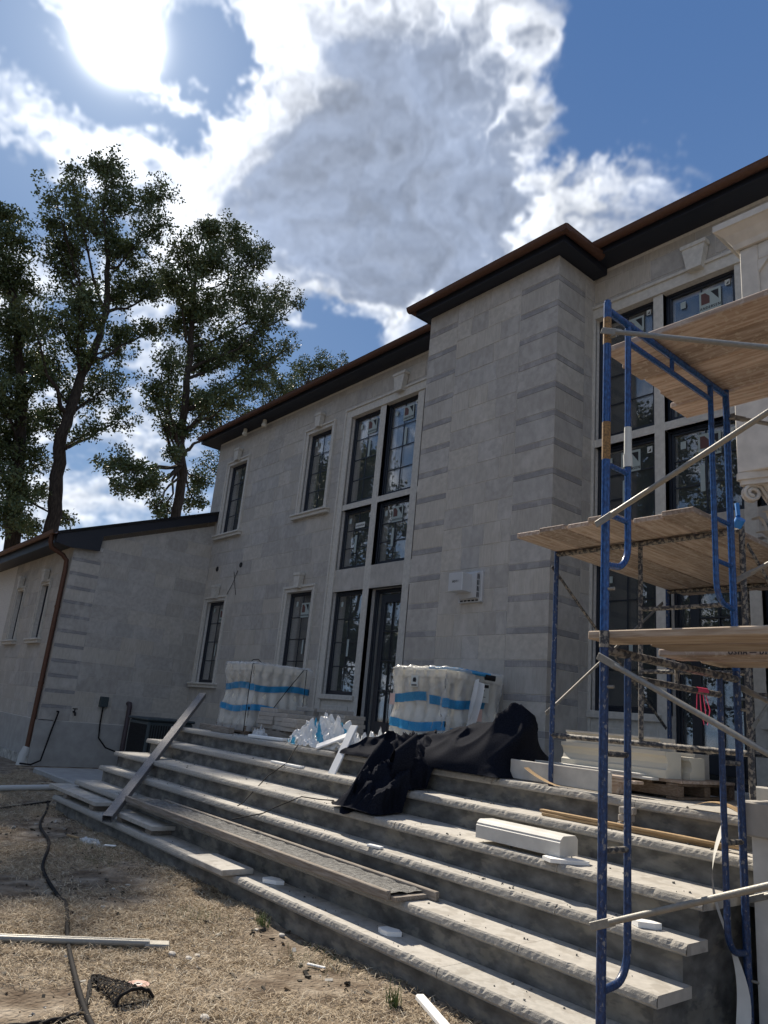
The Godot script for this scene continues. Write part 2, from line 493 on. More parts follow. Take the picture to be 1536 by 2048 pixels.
# ---------------------------------------------------------------- sky
func cloud_sky() -> PanoramaSkyMaterial:
	var w := 2048
	var h := 1024
	var im := Image.create(w, h, false, Image.FORMAT_RGBF)
	var big := FastNoiseLite.new()
	big.seed = 4
	big.noise_type = FastNoiseLite.TYPE_SIMPLEX_SMOOTH
	big.frequency = 1.0
	big.fractal_octaves = 6
	big.fractal_gain = 0.56
	var fine := FastNoiseLite.new()
	fine.seed = 12
	fine.noise_type = FastNoiseLite.TYPE_SIMPLEX_SMOOTH
	fine.frequency = 2.6
	fine.fractal_octaves = 5
	fine.fractal_gain = 0.6
	# where the photograph's clouds and gaps stand: direction, spread and weight
	var cover := []
	for b in [[700, 120, 260, 0.62], [800, 330, 260, 0.70], [560, 330, 190, 0.50], [880, 470, 180, 0.50], [660, 520, 150, 0.50], [500, 90, 130, 0.32], [960, 60, 170, 0.48], [960, 230, 120, 0.25], [250, 320, 100, 0.34], [430, 200, 70, 0.2],
			[110, 290, 80, 0.28], [255, 60, 80, 0.30], [430, 470, 130, 0.45], [1350, 340, 120, 0.50], [1180, 430, 110, 0.50], [720, 620, 90, 0.42], [60, 170, 50, 0.3], [100, 980, 200, 0.30], [300, 900, 150, 0.2], [1450, 290, 60, 0.25], [330, 600, 150, 0.35], [60, 600, 150, 0.2],
			[1330, 70, 250, -0.8], [1190, 150, 120, -0.40], [1500, 230, 110, -0.35], [320, 150, 75, -0.75], [150, 150, 55, -0.55], [120, 60, 80, -0.4], [300, 230, 40, -0.4], [0, 380, 90, -0.5], [830, 650, 60, -0.35], [560, 640, 60, -0.2], [560, 720, 100, -0.4], [1130, 330, 50, -0.25]]:
		cover.append([pick(b[0], b[1]).normalized(), pow(FOCAL / float(b[2]), 2.0), b[3]])
	var shade := []
	for b in [[830, 350, 200, 0.85], [760, 190, 110, 0.50], [640, 400, 120, 0.65], [900, 480, 140, 0.75], [560, 300, 70, 0.5], [640, 180, 60, 0.4], [720, 520, 120, 0.6], [1000, 420, 80, 0.35], [520, 420, 60, 0.3]]:
		shade.append([pick(b[0], b[1]).normalized(), pow(FOCAL / float(b[2]), 2.0), b[3]])
	var sun := pick(236, 72).normalized()
	var mid := pick(768, 700).normalized()
	for y in h:
		var up := (0.5 - (y + 0.5) / h) * PI
		if up < -0.02:
			break
		var sy := sin(up)
		var cy := cos(up)
		var low := pow(1.0 - maxf(sy, 0.0), 2.4)
		var bl := Color(0.0285, 0.064, 0.150).lerp(Color(0.155, 0.23, 0.33), low)
		for x in w:
			var a := ((x + 0.5) / w) * TAU
			var d := Vector3(sin(a) * cy, sy, -cos(a) * cy)
			var q := d / (d.y + 0.45) * 3.0
			var n1 := big.get_noise_3dv(q)
			var wp := Vector3(n1, big.get_noise_3dv(q + Vector3(7.3, 1.1, 3.7)), -n1)
			var n2 := fine.get_noise_3dv(q * 1.15 + wp * 0.6)
			var n3 := fine.get_noise_3dv(q * 3.2 + wp * 1.2)
			var c := 0.24
			var dark := 0.20
			if d.dot(mid) > 0.45:
				var e := (d + wp * 0.10 + Vector3(n2, -n3, -n2) * 0.035).normalized()
				c = 0.0
				for b in cover:
					c += b[2] * exp(-(1.0 - e.dot(b[0])) * 2.0 * b[1])
				dark = 0.0
				for b in shade:
					dark += b[2] * exp(-(1.0 - e.dot(b[0])) * 2.0 * b[1])
			var den := c - 0.16 + n1 * 0.40 + n2 * 0.34 + n3 * 0.20
			var al := smoothstep(-0.10, 0.46, den)
			var near := maxf(d.dot(sun), 0.0)
			var halo := pow(near, 30.0)
			var core := pow(near, 2600.0)
			# relief: the side of each billow turned to the sun
			var n4 := fine.get_noise_3dv((q + (sun - d) * 0.14) * 1.15 + wp * 0.6)
			var lit := 0.345 + 0.05 * pow(near, 6.0) + 0.13 * halo + 0.24 * (n2 - n4) + 0.06 * n3
			var white := Color(lit * 0.945, lit * 0.99, lit * 1.07)
			var thick := smoothstep(0.0, 1.0, dark * 1.0 + (den - 0.45) * 0.35 - n2 * 0.45 - n3 * 0.20 - (n2 - n4) * 0.5)
			var gl := 1.0 + 0.55 * n2 + 0.35 * n1
			var gr := Color(0.098 * gl, 0.127 * gl, 0.188 * gl)
			var cl := white.lerp(gr, thick * 0.85)
			var s := bl
			s = Color(s.r + 0.09 * halo, s.g + 0.10 * halo, s.b + 0.10 * halo)
			s = s.lerp(cl, al)
			var k := core * 5.0 + pow(near, 260.0) * 0.17 * (0.35 + al)
			im.set_pixel(x, y, Color(s.r + k, s.g + k * 0.97, s.b + k * 0.9))
	var under := Color(0.14, 0.135, 0.12)
	im.fill_rect(Rect2i(0, h / 2 + 2, w, h / 2 - 2), under)
	var m := PanoramaSkyMaterial.new()
	m.panorama = ImageTexture.create_from_image(im)
	return m

func _ready() -> void:
	rng.seed = 20240607
	# camera: 50.96 degrees to the left of straight at the facade, 15.7 up, rolled 5.4
	var yaw := deg_to_rad(50.9636)
	var pit := deg_to_rad(15.7362)
	var rol := deg_to_rad(5.44706)
	cam_f = Vector3(-sin(yaw) * cos(pit), sin(pit), -cos(yaw) * cos(pit))
	var r0 := Vector3(cos(yaw), 0, -sin(yaw))
	var u0 := r0.cross(cam_f)
	cam_r = r0 * cos(rol) + u0 * sin(rol)
	cam_u = -r0 * sin(rol) + u0 * cos(rol)
	var cam := Camera3D.new()
	cam.name = "camera"
	add_child(cam)
	cam.transform = Transform3D(Basis(cam_r, cam_u, -cam_f), EYE)
	cam.fov = rad_to_deg(2.0 * atan(1024.0 / FOCAL))
	cam.near = 0.05
	cam.far = 900.0
	cam.current = true
	var env := Environment.new()
	env.background_mode = Environment.BG_SKY
	env.sky = Sky.new()
	env.sky.sky_material = cloud_sky()
	env.tonemap_mode = Environment.TONE_MAPPER_LINEAR
	env.tonemap_exposure = 2.65
	env.sdfgi_enabled = true
	env.ssao_enabled = true
	env.ssil_enabled = true
	var we := WorldEnvironment.new()
	we.name = "world_environment"
	we.environment = env
	add_child(we)
	var sun := DirectionalLight3D.new()
	sun.name = "sun"
	add_child(sun)
	var sd := pick(236, 72).normalized()
	sun.transform = Transform3D(Basis.looking_at(-sd, Vector3.UP), sd * 50.0)
	sun.light_energy = 0.84
	sun.light_color = Color(1.0, 0.955, 0.885)
	sun.light_angular_distance = 0.55
	sun.shadow_enabled = true
	make_materials()
	build_ground()
	build_house()
	build_wing()
	build_portico()
	build_steps()
	build_trees()
	build_scaffold()
	build_platform_things()
	build_step_things()
	build_yard_things()

# ---------------------------------------------------------------- ground
func ground_y(x: float, z: float, nz: FastNoiseLite) -> float:
	var a := 0.035 * nz.get_noise_2d(x * 1.2, z * 1.2) + 0.014 * nz.get_noise_2d(x * 7.0 + 50.0, z * 7.0)
	return a - 0.012

var ground_noise := FastNoiseLite.new()

func build_ground() -> void:
	ground_noise.seed = 5
	ground_noise.frequency = 0.5
	ground_noise.fractal_octaves = 3
	var xs := []
	var zs := []
	var x := -13.0
	while x < 1.51:
		xs.append(x)
		x += 0.12
	var z := -4.9
	while z < 2.1:
		zs.append(z)
		z += 0.12
	xs = [-400.0, -120.0, -60.0, -30.0, -20.0, -16.0] + xs + [4.0, 10.0, 30.0, 120.0, 400.0]
	zs = [-400.0, -120.0, -50.0, -20.0, -9.0] + zs + [4.0, 10.0, 30.0, 120.0, 400.0]
	var rows := []
	for zz in zs:
		var l := PackedVector3Array()
		for xx in xs:
			var near: bool = xx > -13.5 and xx < 2.0 and zz > -5.0 and zz < 2.5
			l.append(Vector3(xx, ground_y(xx, zz, ground_noise) if near else -0.01, zz))
		rows.append(l)
	rows.reverse()
	var g := Geo.new()
	g.grid(rows)
	struct(g, "ground", mats["soil"])

# ---------------------------------------------------------------- house
func tone() -> StandardMaterial3D:
	var k := rng.randf()
	return mats["stone%d" % (rng.randi() % 10)]

# solid wall behind the stones with its openings left open; boxes between z0 and z1 (facing +z)
func backing(g: Geo, x0: float, x1: float, y0: float, y1: float, z0: float, z1: float, holes: Array) -> void:
	var ys := [y0, y1]
	for h in holes:
		for q in [h[1], h[3]]:
			if q > y0 and q < y1 and not ys.has(q):
				ys.append(q)
	ys.sort()
	for i in ys.size() - 1:
		var m: float = (ys[i] + ys[i + 1]) * 0.5
		var cuts := []
		for h in holes:
			if h[1] < m and h[3] > m:
				cuts.append([h[0], h[2]])
		cuts.sort_custom(func(a, b): return a[0] < b[0])
		var at := x0
		for c in cuts:
			if c[0] > at:
				g.box(Vector3(at, ys[i], z0), Vector3(c[0], ys[i + 1], z1))
			at = maxf(at, c[1])
		if at < x1:
			g.box(Vector3(at, ys[i], z0), Vector3(x1, ys[i + 1], z1))

# one row of ashlar along u from a to b, between heights y0 and y1, cut round the holes
func lay_row(parent: Node, o: Vector3, u: Vector3, a: float, b: float, y0: float, y1: float, holes: Array, wmin: float, wmax: float, called := "wall_stone") -> void:
	var spans := []
	var cuts := []
	for h in holes:
		if h[0] < b and h[2] > a and h[1] < y1 and h[3] > y0:
			cuts.append(h)
	cuts.sort_custom(func(p, q): return p[0] < q[0])
	var at := a
	for h in cuts:
		if h[0] > at:
			spans.append([at, h[0], y0, y1])
		if h[1] > y0 + 0.03:
			spans.append([maxf(h[0], a), minf(h[2], b), y0, h[1]])
		if h[3] < y1 - 0.03:
			spans.append([maxf(h[0], a), minf(h[2], b), h[3], y1])
		at = maxf(at, h[2])
	if at < b:
		spans.append([at, b, y0, y1])
	var j := 0.0032
	for s in spans:
		var p: float = s[0]
		while p < s[1] - 0.001:
			var w := rng.randf_range(wmin, wmax)
			if s[1] - p - w < wmin * 0.6:
				w = s[1] - p
			var g := Geo.new()
			g.stone(o + u * (p + j) + Vector3.UP * (s[2] + j), u * (w - 2 * j), Vector3.UP * (s[3] - s[2] - 2 * j), Vector3.ZERO, 0.0025, 0.006 + rng.randf_range(-0.0015, 0.0015))
			part(g, called, tone(), parent)
			p += w

func surround(parent: Node, x0: float, x1: float, y0: float, y1: float, z: float, w := 0.12, bottom := false) -> void:
	var m: Material = mats["trim"]
	var called := "surround"
	for s in [-1, 1]:
		var g := Geo.new()
		var xa := x0 - w if s < 0 else x1
		var xb := x0 if s < 0 else x1 + w
		g.bar(Vector3(xa, y0, z - 0.02), Vector3(xb, y1, z + 0.03))
		var xo := xa if s < 0 else xb - 0.045
		g.bar(Vector3(xo, y0, z + 0.028), Vector3(xo + 0.045, y1 + w - 0.047, z + 0.055))
		part(g, called, m, parent)
	var g2 := Geo.new()
	g2.bar(Vector3(x0 - w, y1 + 0.001, z - 0.02), Vector3(x1 + w, y1 + w, z + 0.03))
	g2.bar(Vector3(x0 - w, y1 + w - 0.045, z + 0.028), Vector3(x1 + w, y1 + w, z + 0.056))
	part(g2, called, m, parent)

func keystone(parent: Node, x: float, y: float, z: float, h := 0.33, wt := 0.25, wb := 0.15) -> void:
	var g := Geo.new()
	g.prism(Transform3D(Basis(), Vector3(x, y, z)), PackedVector2Array([Vector2(-wb / 2, 0), Vector2(wb / 2, 0), Vector2(wt / 2, h), Vector2(-wt / 2, h)]), 0.11)
	g.bar(Vector3(x - wt / 2 - 0.012, y + h - 0.05, z), Vector3(x + wt / 2 + 0.012, y + h + 0.01, z + 0.125))
	part(g, "keystone", mats["trim"], parent)

func sill(parent: Node, x0: float, x1: float, y: float, z: float) -> void:
	var g := Geo.new()
	g.bar(Vector3(x0 - 0.2, y - 0.11, z - 0.02), Vector3(x1 + 0.2, y - 0.045, z + 0.09))
	g.bar(Vector3(x0 - 0.22, y - 0.045, z - 0.02), Vector3(x1 + 0.22, y, z + 0.12), 0.008)
	part(g, "sill", mats["trim"], parent)

func lettering(text: String, at: Vector3, size: float, m: Material, parent: Node, turn := 0.0) -> void:
	var t := TextMesh.new()
	var f := SystemFont.new()
	f.font_names = PackedStringArray(["Droid Sans"])
	f.font_weight = 700
	t.font = f
	t.text = text
	t.font_size = 32
	t.pixel_size = size / 32.0
	t.depth = 0.001
	var o := MeshInstance3D.new()
	o.name = "lettering"
	parent.add_child(o, true)
	o.global_transform = Transform3D(Basis(Vector3.UP, turn), at)
	o.mesh = t
	o.material_override = m

# a dark window: outer frame, sash, bars and one pane, set back in its opening
func window(parent: Node, x0: float, x1: float, y0: float, y1: float, z: float, cols: int, rows: int, called := "window", deep := 0.075) -> Node3D:
	var o := Node3D.new()
	o.name = called
	parent.add_child(o, true)
	var fz := z - deep
	var g := Geo.new()
	var fw := 0.038
	g.bar(Vector3(x0, y0, fz - 0.07), Vector3(x0 + fw, y1, fz))
	g.bar(Vector3(x1 - fw, y0, fz - 0.07), Vector3(x1, y1, fz))
	g.bar(Vector3(x0 + fw, y1 - fw, fz - 0.07), Vector3(x1 - fw, y1, fz))
	g.bar(Vector3(x0 + fw, y0, fz - 0.07), Vector3(x1 - fw, y0 + fw, fz))
	part(g, "frame", mats["window_frame"], o)
	g = Geo.new()
	var sw := 0.032
	var a0 := x0 + fw
	var a1 := x1 - fw
	var b0 := y0 + fw
	var b1 := y1 - fw
	g.bar(Vector3(a0, b0, fz - 0.06), Vector3(a0 + sw, b1, fz - 0.016))
	g.bar(Vector3(a1 - sw, b0, fz - 0.06), Vector3(a1, b1, fz - 0.016))
	g.bar(Vector3(a0 + sw, b1 - sw, fz - 0.06), Vector3(a1 - sw, b1, fz - 0.016))
	g.bar(Vector3(a0 + sw, b0, fz - 0.06), Vector3(a1 - sw, b0 + sw * 1.3, fz - 0.016))
	part(g, "sash", mats["window_frame"], o)
	a0 += sw
	a1 -= sw
	b0 += sw * 1.3
	b1 -= sw
	g = Geo.new()
	for dz in [0.036, 0.040, 0.0535, 0.0575]:
		g.quad(Vector3(a0, b0, fz - dz), Vector3(a1, b0, fz - dz), Vector3(a1, b1, fz - dz), Vector3(a0, b1, fz - dz))
	part(g, "pane", mats["glass"], o)
	for i in range(1, cols):
		g = Geo.new()
		var x := lerpf(a0, a1, float(i) / cols)
		g.box(Vector3(x - 0.009, b0, fz - 0.0355), Vector3(x + 0.009, b1, fz - 0.026))
		part(g, "muntin", mats["muntin"], o)
	for i in range(1, rows):
		g = Geo.new()
		var y := lerpf(b0, b1, float(i) / rows)
		g.box(Vector3(a0, y - 0.009, fz - 0.0352), Vector3(a1, y + 0.009, fz - 0.0265))
		part(g, "muntin", mats["muntin"], o)
	return o

# maker's stickers left on the pane: big logo label, small square tag, long strip; u and v from 0 to 1 over the pane
func stickers(o: Node, x0: float, x1: float, y0: float, y1: float, z: float, spec: Array) -> void:
	var fz := z - 0.075 - 0.0245
	for s in spec:
		var x := lerpf(x0, x1, s[1])
		var y := lerpf(y0, y1, s[2])
		var k: float = s[3] if s.size() > 3 else 1.0
		var g := Geo.new()
		match s[0]:
			"logo":
				g.box(Vector3(x - 0.14 * k, y - 0.13 * k, fz), Vector3(x + 0.14 * k, y + 0.16 * k, fz + 0.0012))
				var m := part(g, "sticker", mats["sticker"], o)
				g = Geo.new()
				g.prism(Transform3D(Basis(), Vector3(x, y - 0.03 * k, fz + 0.0012)), PackedVector2Array([Vector2(-0.115 * k, 0), Vector2(-0.005 * k, 0), Vector2(-0.005 * k, 0.1 * k), Vector2(-0.06 * k, 0.16 * k), Vector2(-0.115 * k, 0.16 * k)]), 0.001)
				part(g, "logo", mats["sticker_red"], m)
				g = Geo.new()
				g.prism(Transform3D(Basis(), Vector3(x, y - 0.03 * k, fz + 0.0012)), PackedVector2Array([Vector2(0.01 * k, 0.16 * k), Vector2(0.11 * k, 0.02 * k), Vector2(0.11 * k, 0.16 * k)]), 0.001)
				part(g, "logo", mats["ink"], m)
				lettering("ANDERSEN", Vector3(x, y - 0.088 * k, fz + 0.002), 0.052 * k, mats["ink"], m)
			"name":
				g.box(Vector3(x - 0.14 * k, y - 0.05 * k, fz), Vector3(x + 0.14 * k, y + 0.05 * k, fz + 0.0012))
				var m := part(g, "sticker", mats["sticker_white"], o)
				lettering("ANDERSEN", Vector3(x, y - 0.005, fz + 0.002), 0.05 * k, mats["ink"], m)
			"strip":
				g.box(Vector3(x - 0.03 * k, y - 0.17 * k, fz), Vector3(x + 0.03 * k, y + 0.17 * k, fz + 0.0012))
				part(g, "sticker", mats["sticker"], o)
			"tag":
				g.box(Vector3(x - 0.035 * k, y - 0.05 * k, fz), Vector3(x + 0.035 * k, y + 0.05 * k, fz + 0.0012))
				part(g, "sticker", mats["sticker"], o)
			"rating":
				g.box(Vector3(x - 0.045 * k, y - 0.055 * k, fz), Vector3(x + 0.045 * k, y + 0.055 * k, fz + 0.0012))
				var m := part(g, "sticker", mats["sticker_white"], o)
				g = Geo.new()
				g.prism(Transform3D(Basis(), Vector3(x - 0.028 * k, y - 0.035 * k, fz + 0.0012)), PackedVector2Array([Vector2(0, 0), Vector2(0.05 * k, 0), Vector2(0.05 * k, 0.06 * k)]), 0.001)
				part(g, "print", mats["ink"], m)

# a run of half-round copper gutter along x (or z) hung on a dark fascia
func gutter_profile() -> PackedVector2Array:
	var p := PackedVector2Array()
	for i in 9:
		var a := PI + PI * i / 8.0
		p.append(Vector2(0.065 * cos(a), 0.07 * sin(a)))
	p.append(Vector2(0.075, 0.012))
	p.append(Vector2(0.058, 0.012))
	for i in range(8, -1, -1):
		var a := PI + PI * i / 8.0
		p.append(Vector2(0.054 * cos(a), 0.058 * sin(a) + 0.0))
	return p

const WALL_TOP := 8.03
const ZM := -8.0
const ZT := -7.15
const XL := -16.9

func build_house() -> void:
	var house := thing("house", "grey limestone two storey house with copper gutters and dark windows", "house", Vector3(-8, 0, -12))
	# openings: x0 y0 x1 y1
	var up0 := 5.50
	var up1 := 7.30
	var w_all := [[-16.16, up0, -15.28, up1], [-12.66, up0, -11.80, up1], [-16.23, 1.97, -15.37, 3.85], [-12.72, 1.97, -11.83, 3.84]]
	var unit := [[-11.15, -10.26], [-10.09, -9.20], [-9.03, -8.14]]
	var runit := [[-5.46, -4.58], [-4.44, -3.50], [-3.36, -2.44]]
	var holes := w_all.duplicate()
	for u in unit + runit:
		holes.append([u[0], 5.46, u[1], 7.31])
		holes.append([u[0], 4.17, u[1], 5.35])
	for u in [unit[0], unit[2], runit[0], runit[2]]:
		holes.append([u[0], 1.88, u[1], 3.75])
	for u in [unit[1], runit[1]]:
		holes.append([u[0], 1.165, u[1], 3.75])
	# main front wall
	var g := Geo.new()
	backing(g, XL, 3.0, 0.0, WALL_TOP + 0.05, ZM - 0.32, ZM, holes)
	var wall := part(g, "front_wall", mats["mortar_joint"], house)
	var units := [[-11.37, 1.10, -8.06, 7.50], [-5.51, 1.10, -2.22, 7.50]]
	var sh := w_all + units
	var y := 0.9
	var rows := 0
	while y < WALL_TOP - 0.02:
		var y1 := minf(y + 0.318, WALL_TOP)
		lay_row(wall, Vector3(0, 0, ZM), Vector3.RIGHT, XL, -8.06, y, y1, sh, 0.38, 0.92)
		lay_row(wall, Vector3(0, 0, ZM), Vector3.RIGHT, -5.49, -1.2, y, y1, sh, 0.38, 0.92)
		y = y1
	# plain plinth under the stones
	g = Geo.new()
	g.box(Vector3(XL, -0.2, ZM - 0.3), Vector3(-10.6, 0.88, ZM + 0.012))
	part(g, "plinth", mats["parge"], house)
	# stone bars between the panes of the tall window groups
	for un in [unit, runit]:
		var left: float = un[0][0]
		var right: float = un[2][1]
		for k in 2:
			var xa: float = un[k][1]
			var xb: float = un[k + 1][0]
			g = Geo.new()
			g.bar(Vector3(xa, 1.165, ZM - 0.1), Vector3(xb, 7.31, ZM + 0.004), 0.006)
			part(g, "stone_mullion", mats["trim"], house)
		for k in 3:
			g = Geo.new()
			g.bar(Vector3(un[k][0], 5.35, ZM - 0.1), Vector3(un[k][1], 5.46, ZM + 0.002), 0.006)
			part(g, "stone_transom", mats["trim"], house)
			g = Geo.new()
			g.bar(Vector3(un[k][0], 3.75, ZM - 0.1), Vector3(un[k][1], 4.17, ZM + 0.002), 0.006)
			part(g, "spandrel_panel", mats["stone3"], house)
			if k != 1:
				g = Geo.new()
				g.bar(Vector3(un[k][0], 1.165, ZM - 0.1), Vector3(un[k][1], 1.88, ZM + 0.002), 0.006)
				g.bar(Vector3(un[k][0] - 0.06, 1.80, ZM), Vector3(un[k][1] + 0.06, 1.885, ZM + 0.05), 0.006)
				g.bar(Vector3(un[k][0] + 0.08, 1.26, ZM), Vector3(un[k][1] - 0.08, 1.70, ZM + 0.02), 0.012)
				part(g, "apron_panel", mats["trim"], house)
		surround(house, left, right, 1.165, 7.31, ZM, 0.2)
		keystone(house, (left + right) * 0.5, 7.42, ZM + 0.02, 0.36, 0.32, 0.19)
	# single windows
	var st_up := [["tag", 0.2, 0.88], ["rating", 0.72, 0.84, 0.8]]
	var n := 0
	for w in w_all:
		var o := window(house, w[0], w[2], w[1], w[3], ZM, 2, 4)
		surround(o, w[0], w[2], w[1], w[3], ZM)
		keystone(o, (w[0] + w[2]) * 0.5, w[3] + 0.06, ZM + 0.02, 0.30, 0.22, 0.15)
		sill(o, w[0], w[2], w[1], ZM)
		var spec: Array = [st_up, st_up, [["logo", 0.75, 0.82], ["strip", 0.62, 0.4, 0.8], ["tag", 0.25, 0.9]], [["logo", 0.62, 0.80], ["tag", 0.28, 0.88], ["strip", 0.68, 0.42, 0.8]]][[1, 1, 2, 3][n]] if n > 0 else [["tag", 0.24, 0.9, 0.8], ["tag", 0.6, 0.8, 0.6]]
		stickers(o, w[0], w[2], w[1], w[3], ZM, spec)
		n += 1
	# tall groups
	for ui in 2:
		var un: Array = [unit, runit][ui]
		for k in 3:
			var a: float = un[k][0]
			var b: float = un[k][1]
			var o := window(house, a, b, 5.46, 7.31, ZM, 2, 4)
			stickers(o, a, b, 5.46, 7.31, ZM, [["logo", 0.62, 0.84], ["tag", 0.24, 0.88], ["strip", 0.58, 0.6], ["rating", 0.86, 0.93, 0.7]])
			o = window(house, a, b, 4.17, 5.35, ZM, 2, 3)
			stickers(o, a, b, 4.17, 5.35, ZM, [["name", 0.55, 0.72] if k == 0 and ui == 0 else ["logo", 0.55, 0.76], ["tag", 0.2, 0.82], ["rating", 0.86, 0.86, 0.8], ["strip", 0.45, 0.42]])
			if k != 1:
				o = window(house, a, b, 1.88, 3.75, ZM, 2, 4)
				stickers(o, a, b, 1.88, 3.75, ZM, [["tag", 0.22, 0.88, 0.9], ["strip", 0.55, 0.45, 0.9]])
			else:
				o = window(house, a, b, 1.165, 3.75, ZM, 1, 1, "door", 0.16)
				g = Geo.new()
				g.bar(Vector3(a + 0.19, 1.3, ZM - 0.215), Vector3(a + 0.30, 3.64, ZM - 0.165))
				g.bar(Vector3(b - 0.18, 1.3, ZM - 0.215), Vector3(b - 0.07, 3.64, ZM - 0.165))
				g.bar(Vector3(a + 0.30, 3.5, ZM - 0.215), Vector3(b - 0.18, 3.64, ZM - 0.165))
				g.bar(Vector3(a + 0.30, 1.3, ZM - 0.215), Vector3(b - 0.18, 1.5, ZM - 0.165))
				part(g, "door_leaf", mats["window_frame"], o)
				for q in 3:
					g = Geo.new()
					var yy := 2.0 + q * 0.5
					g.box(Vector3(a + 0.30, yy - 0.009, ZM - 0.21), Vector3(b - 0.18, yy + 0.009, ZM - 0.17))
					part(g, "muntin", mats["muntin"], o)
				g = Geo.new()
				g.box(Vector3((a + b) * 0.5 + 0.05, 1.5, ZM - 0.209), Vector3((a + b) * 0.5 + 0.068, 3.5, ZM - 0.171))
				part(g, "muntin", mats["muntin"], o)
				g = Geo.new()
				g.tube([Vector3(b - 0.13, 2.1, ZM - 0.165), Vector3(b - 0.13, 2.1, ZM - 0.11), Vector3(b - 0.24, 2.1, ZM - 0.10)], 0.011, 8)
				part(g, "handle", mats["metal_white"], o)
	# projecting bay
	build_bay(house)
	# the other walls, floors and partitions of the house
	g = Geo.new()
	g.box(Vector3(XL, 0.0, -18.0), Vector3(XL + 0.3, WALL_TOP + 0.05, ZM - 0.32))
	part(g, "side_wall", mats["stone1"], house)
	g = Geo.new()
	g.box(Vector3(2.7, 0.0, -18.0), Vector3(3.0, WALL_TOP + 0.05, ZM - 0.32))
	part(g, "side_wall", mats["stone1"], house)
	g = Geo.new()
	g.box(Vector3(XL + 0.3, 0.0, -18.0), Vector3(2.7, WALL_TOP + 0.05, -17.7))
	part(g, "back_wall", mats["stone1"], house)
	g = Geo.new()
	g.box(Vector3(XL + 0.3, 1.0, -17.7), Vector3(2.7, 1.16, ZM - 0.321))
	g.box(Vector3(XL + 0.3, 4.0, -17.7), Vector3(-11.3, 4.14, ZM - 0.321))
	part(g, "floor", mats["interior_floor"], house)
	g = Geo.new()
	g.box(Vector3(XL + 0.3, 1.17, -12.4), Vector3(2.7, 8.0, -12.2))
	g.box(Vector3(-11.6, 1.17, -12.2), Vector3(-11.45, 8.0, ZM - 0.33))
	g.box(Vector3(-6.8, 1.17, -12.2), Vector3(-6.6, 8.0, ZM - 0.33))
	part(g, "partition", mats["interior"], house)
	g = Geo.new()
	g.box(Vector3(XL - 0.4, WALL_TOP + 0.051, -18.4), Vector3(3.4, WALL_TOP + 0.09, ZM + 0.34))
	g.box(Vector3(-8.18, 7.965, ZM + 0.02), Vector3(-5.281, 8.086, ZT + 0.19))
	part(g, "soffit", mats["soffit"], house)
	# roof
	g = Geo.new()
	var e := [Vector3(XL - 0.42, 8.2, ZM + 0.36), Vector3(3.42, 8.2, ZM + 0.36), Vector3(3.42, 8.2, -18.42), Vector3(XL - 0.42, 8.2, -18.42)]
	var r0 := Vector3(XL + 4.6, 10.8, -13.0)
	var r1 := Vector3(-1.6, 10.8, -13.0)
	g.quad(e[0], e[1], r1, r0)
	g.quad(e[2], e[3], r0, r1)
	g.tri(e[1], e[2], r1)
	g.tri(e[3], e[0], r0)
	g.quad(e[3], e[2], e[1], e[0])
	g.quad(Vector3(-8.18, 8.09, ZT + 0.21), Vector3(-5.28, 8.09, ZT + 0.21), Vector3(-6.4, 8.85, -9.2), Vector3(-7.1, 8.85, -9.2))
	g.tri(Vector3(-5.28, 8.09, ZT + 0.21), Vector3(-5.28, 8.09, -9.2), Vector3(-6.4, 8.85, -9.2))
	g.tri(Vector3(-8.18, 8.09, -9.2), Vector3(-8.18, 8.09, ZT + 0.21), Vector3(-7.1, 8.85, -9.2))
	var roof := part(g, "roof", mats["shingle"], house)
	for p in [[-10.5, 8.72], [-11.95, 8.72]]:
		g = Geo.new()
		g.tube([Vector3(p[0], 8.3, -8.5), Vector3(p[0], 9.06, -8.5)], 0.05, 10)
		part(g, "vent_pipe", mats["metal_white"], roof)
	# fascias and gutters
	var gp := gutter_profile()
	for run in [[XL - 0.42, -8.07], [-5.255, 3.42]]:
		g = Geo.new()
		g.box(Vector3(run[0], WALL_TOP + 0.045, ZM + 0.341), Vector3(run[1], 8.2, ZM + 0.365))
		part(g, "fascia", mats["fascia"], house)
		g = Geo.new()
		g.prism(Transform3D(Basis(Vector3(0, 0, 1), Vector3.UP, Vector3(-1, 0, 0)), Vector3(run[1] - 0.0, 8.20, ZM + 0.432)), gp, run[1] - run[0])
		part(g, "gutter", mats["copper"], house)
	g = Geo.new()
	g.box(Vector3(-8.18, 7.955, ZT + 0.191), Vector3(-5.28, 8.09, ZT + 0.215))
	g.box(Vector3(-5.281, 7.955, ZM + 0.30), Vector3(-5.26, 8.09, ZT + 0.215))
	g.box(Vector3(-8.20, 7.955, ZM + 0.4), Vector3(-8.181, 8.09, ZT + 0.215))
	part(g, "fascia", mats["fascia"], house)
	g = Geo.new()
	g.prism(Transform3D(Basis(Vector3(0, 0, 1), Vector3.UP, Vector3(-1, 0, 0)), Vector3(-5.13, 8.09, ZT + 0.282)), gp, 3.18)
	g.prism(Transform3D(Basis(Vector3(1, 0, 0), Vector3.UP, Vector3(0, 0, 1)), Vector3(-5.193, 8.089, ZM + 0.30)), gp, 0.89)
	g.prism(Transform3D(Basis(Vector3(-1, 0, 0), Vector3.UP, Vector3(0, 0, -1)), Vector3(-8.267, 8.089, ZT + 0.31)), gp, 0.76)
	part(g, "gutter", mats["copper"], house)
	g = Geo.new()
	g.box(Vector3(XL - 0.45, WALL_TOP + 0.045, -18.4), Vector3(XL - 0.42, 8.2, ZM + 0.36))
	part(g, "fascia", mats["fascia"], house)
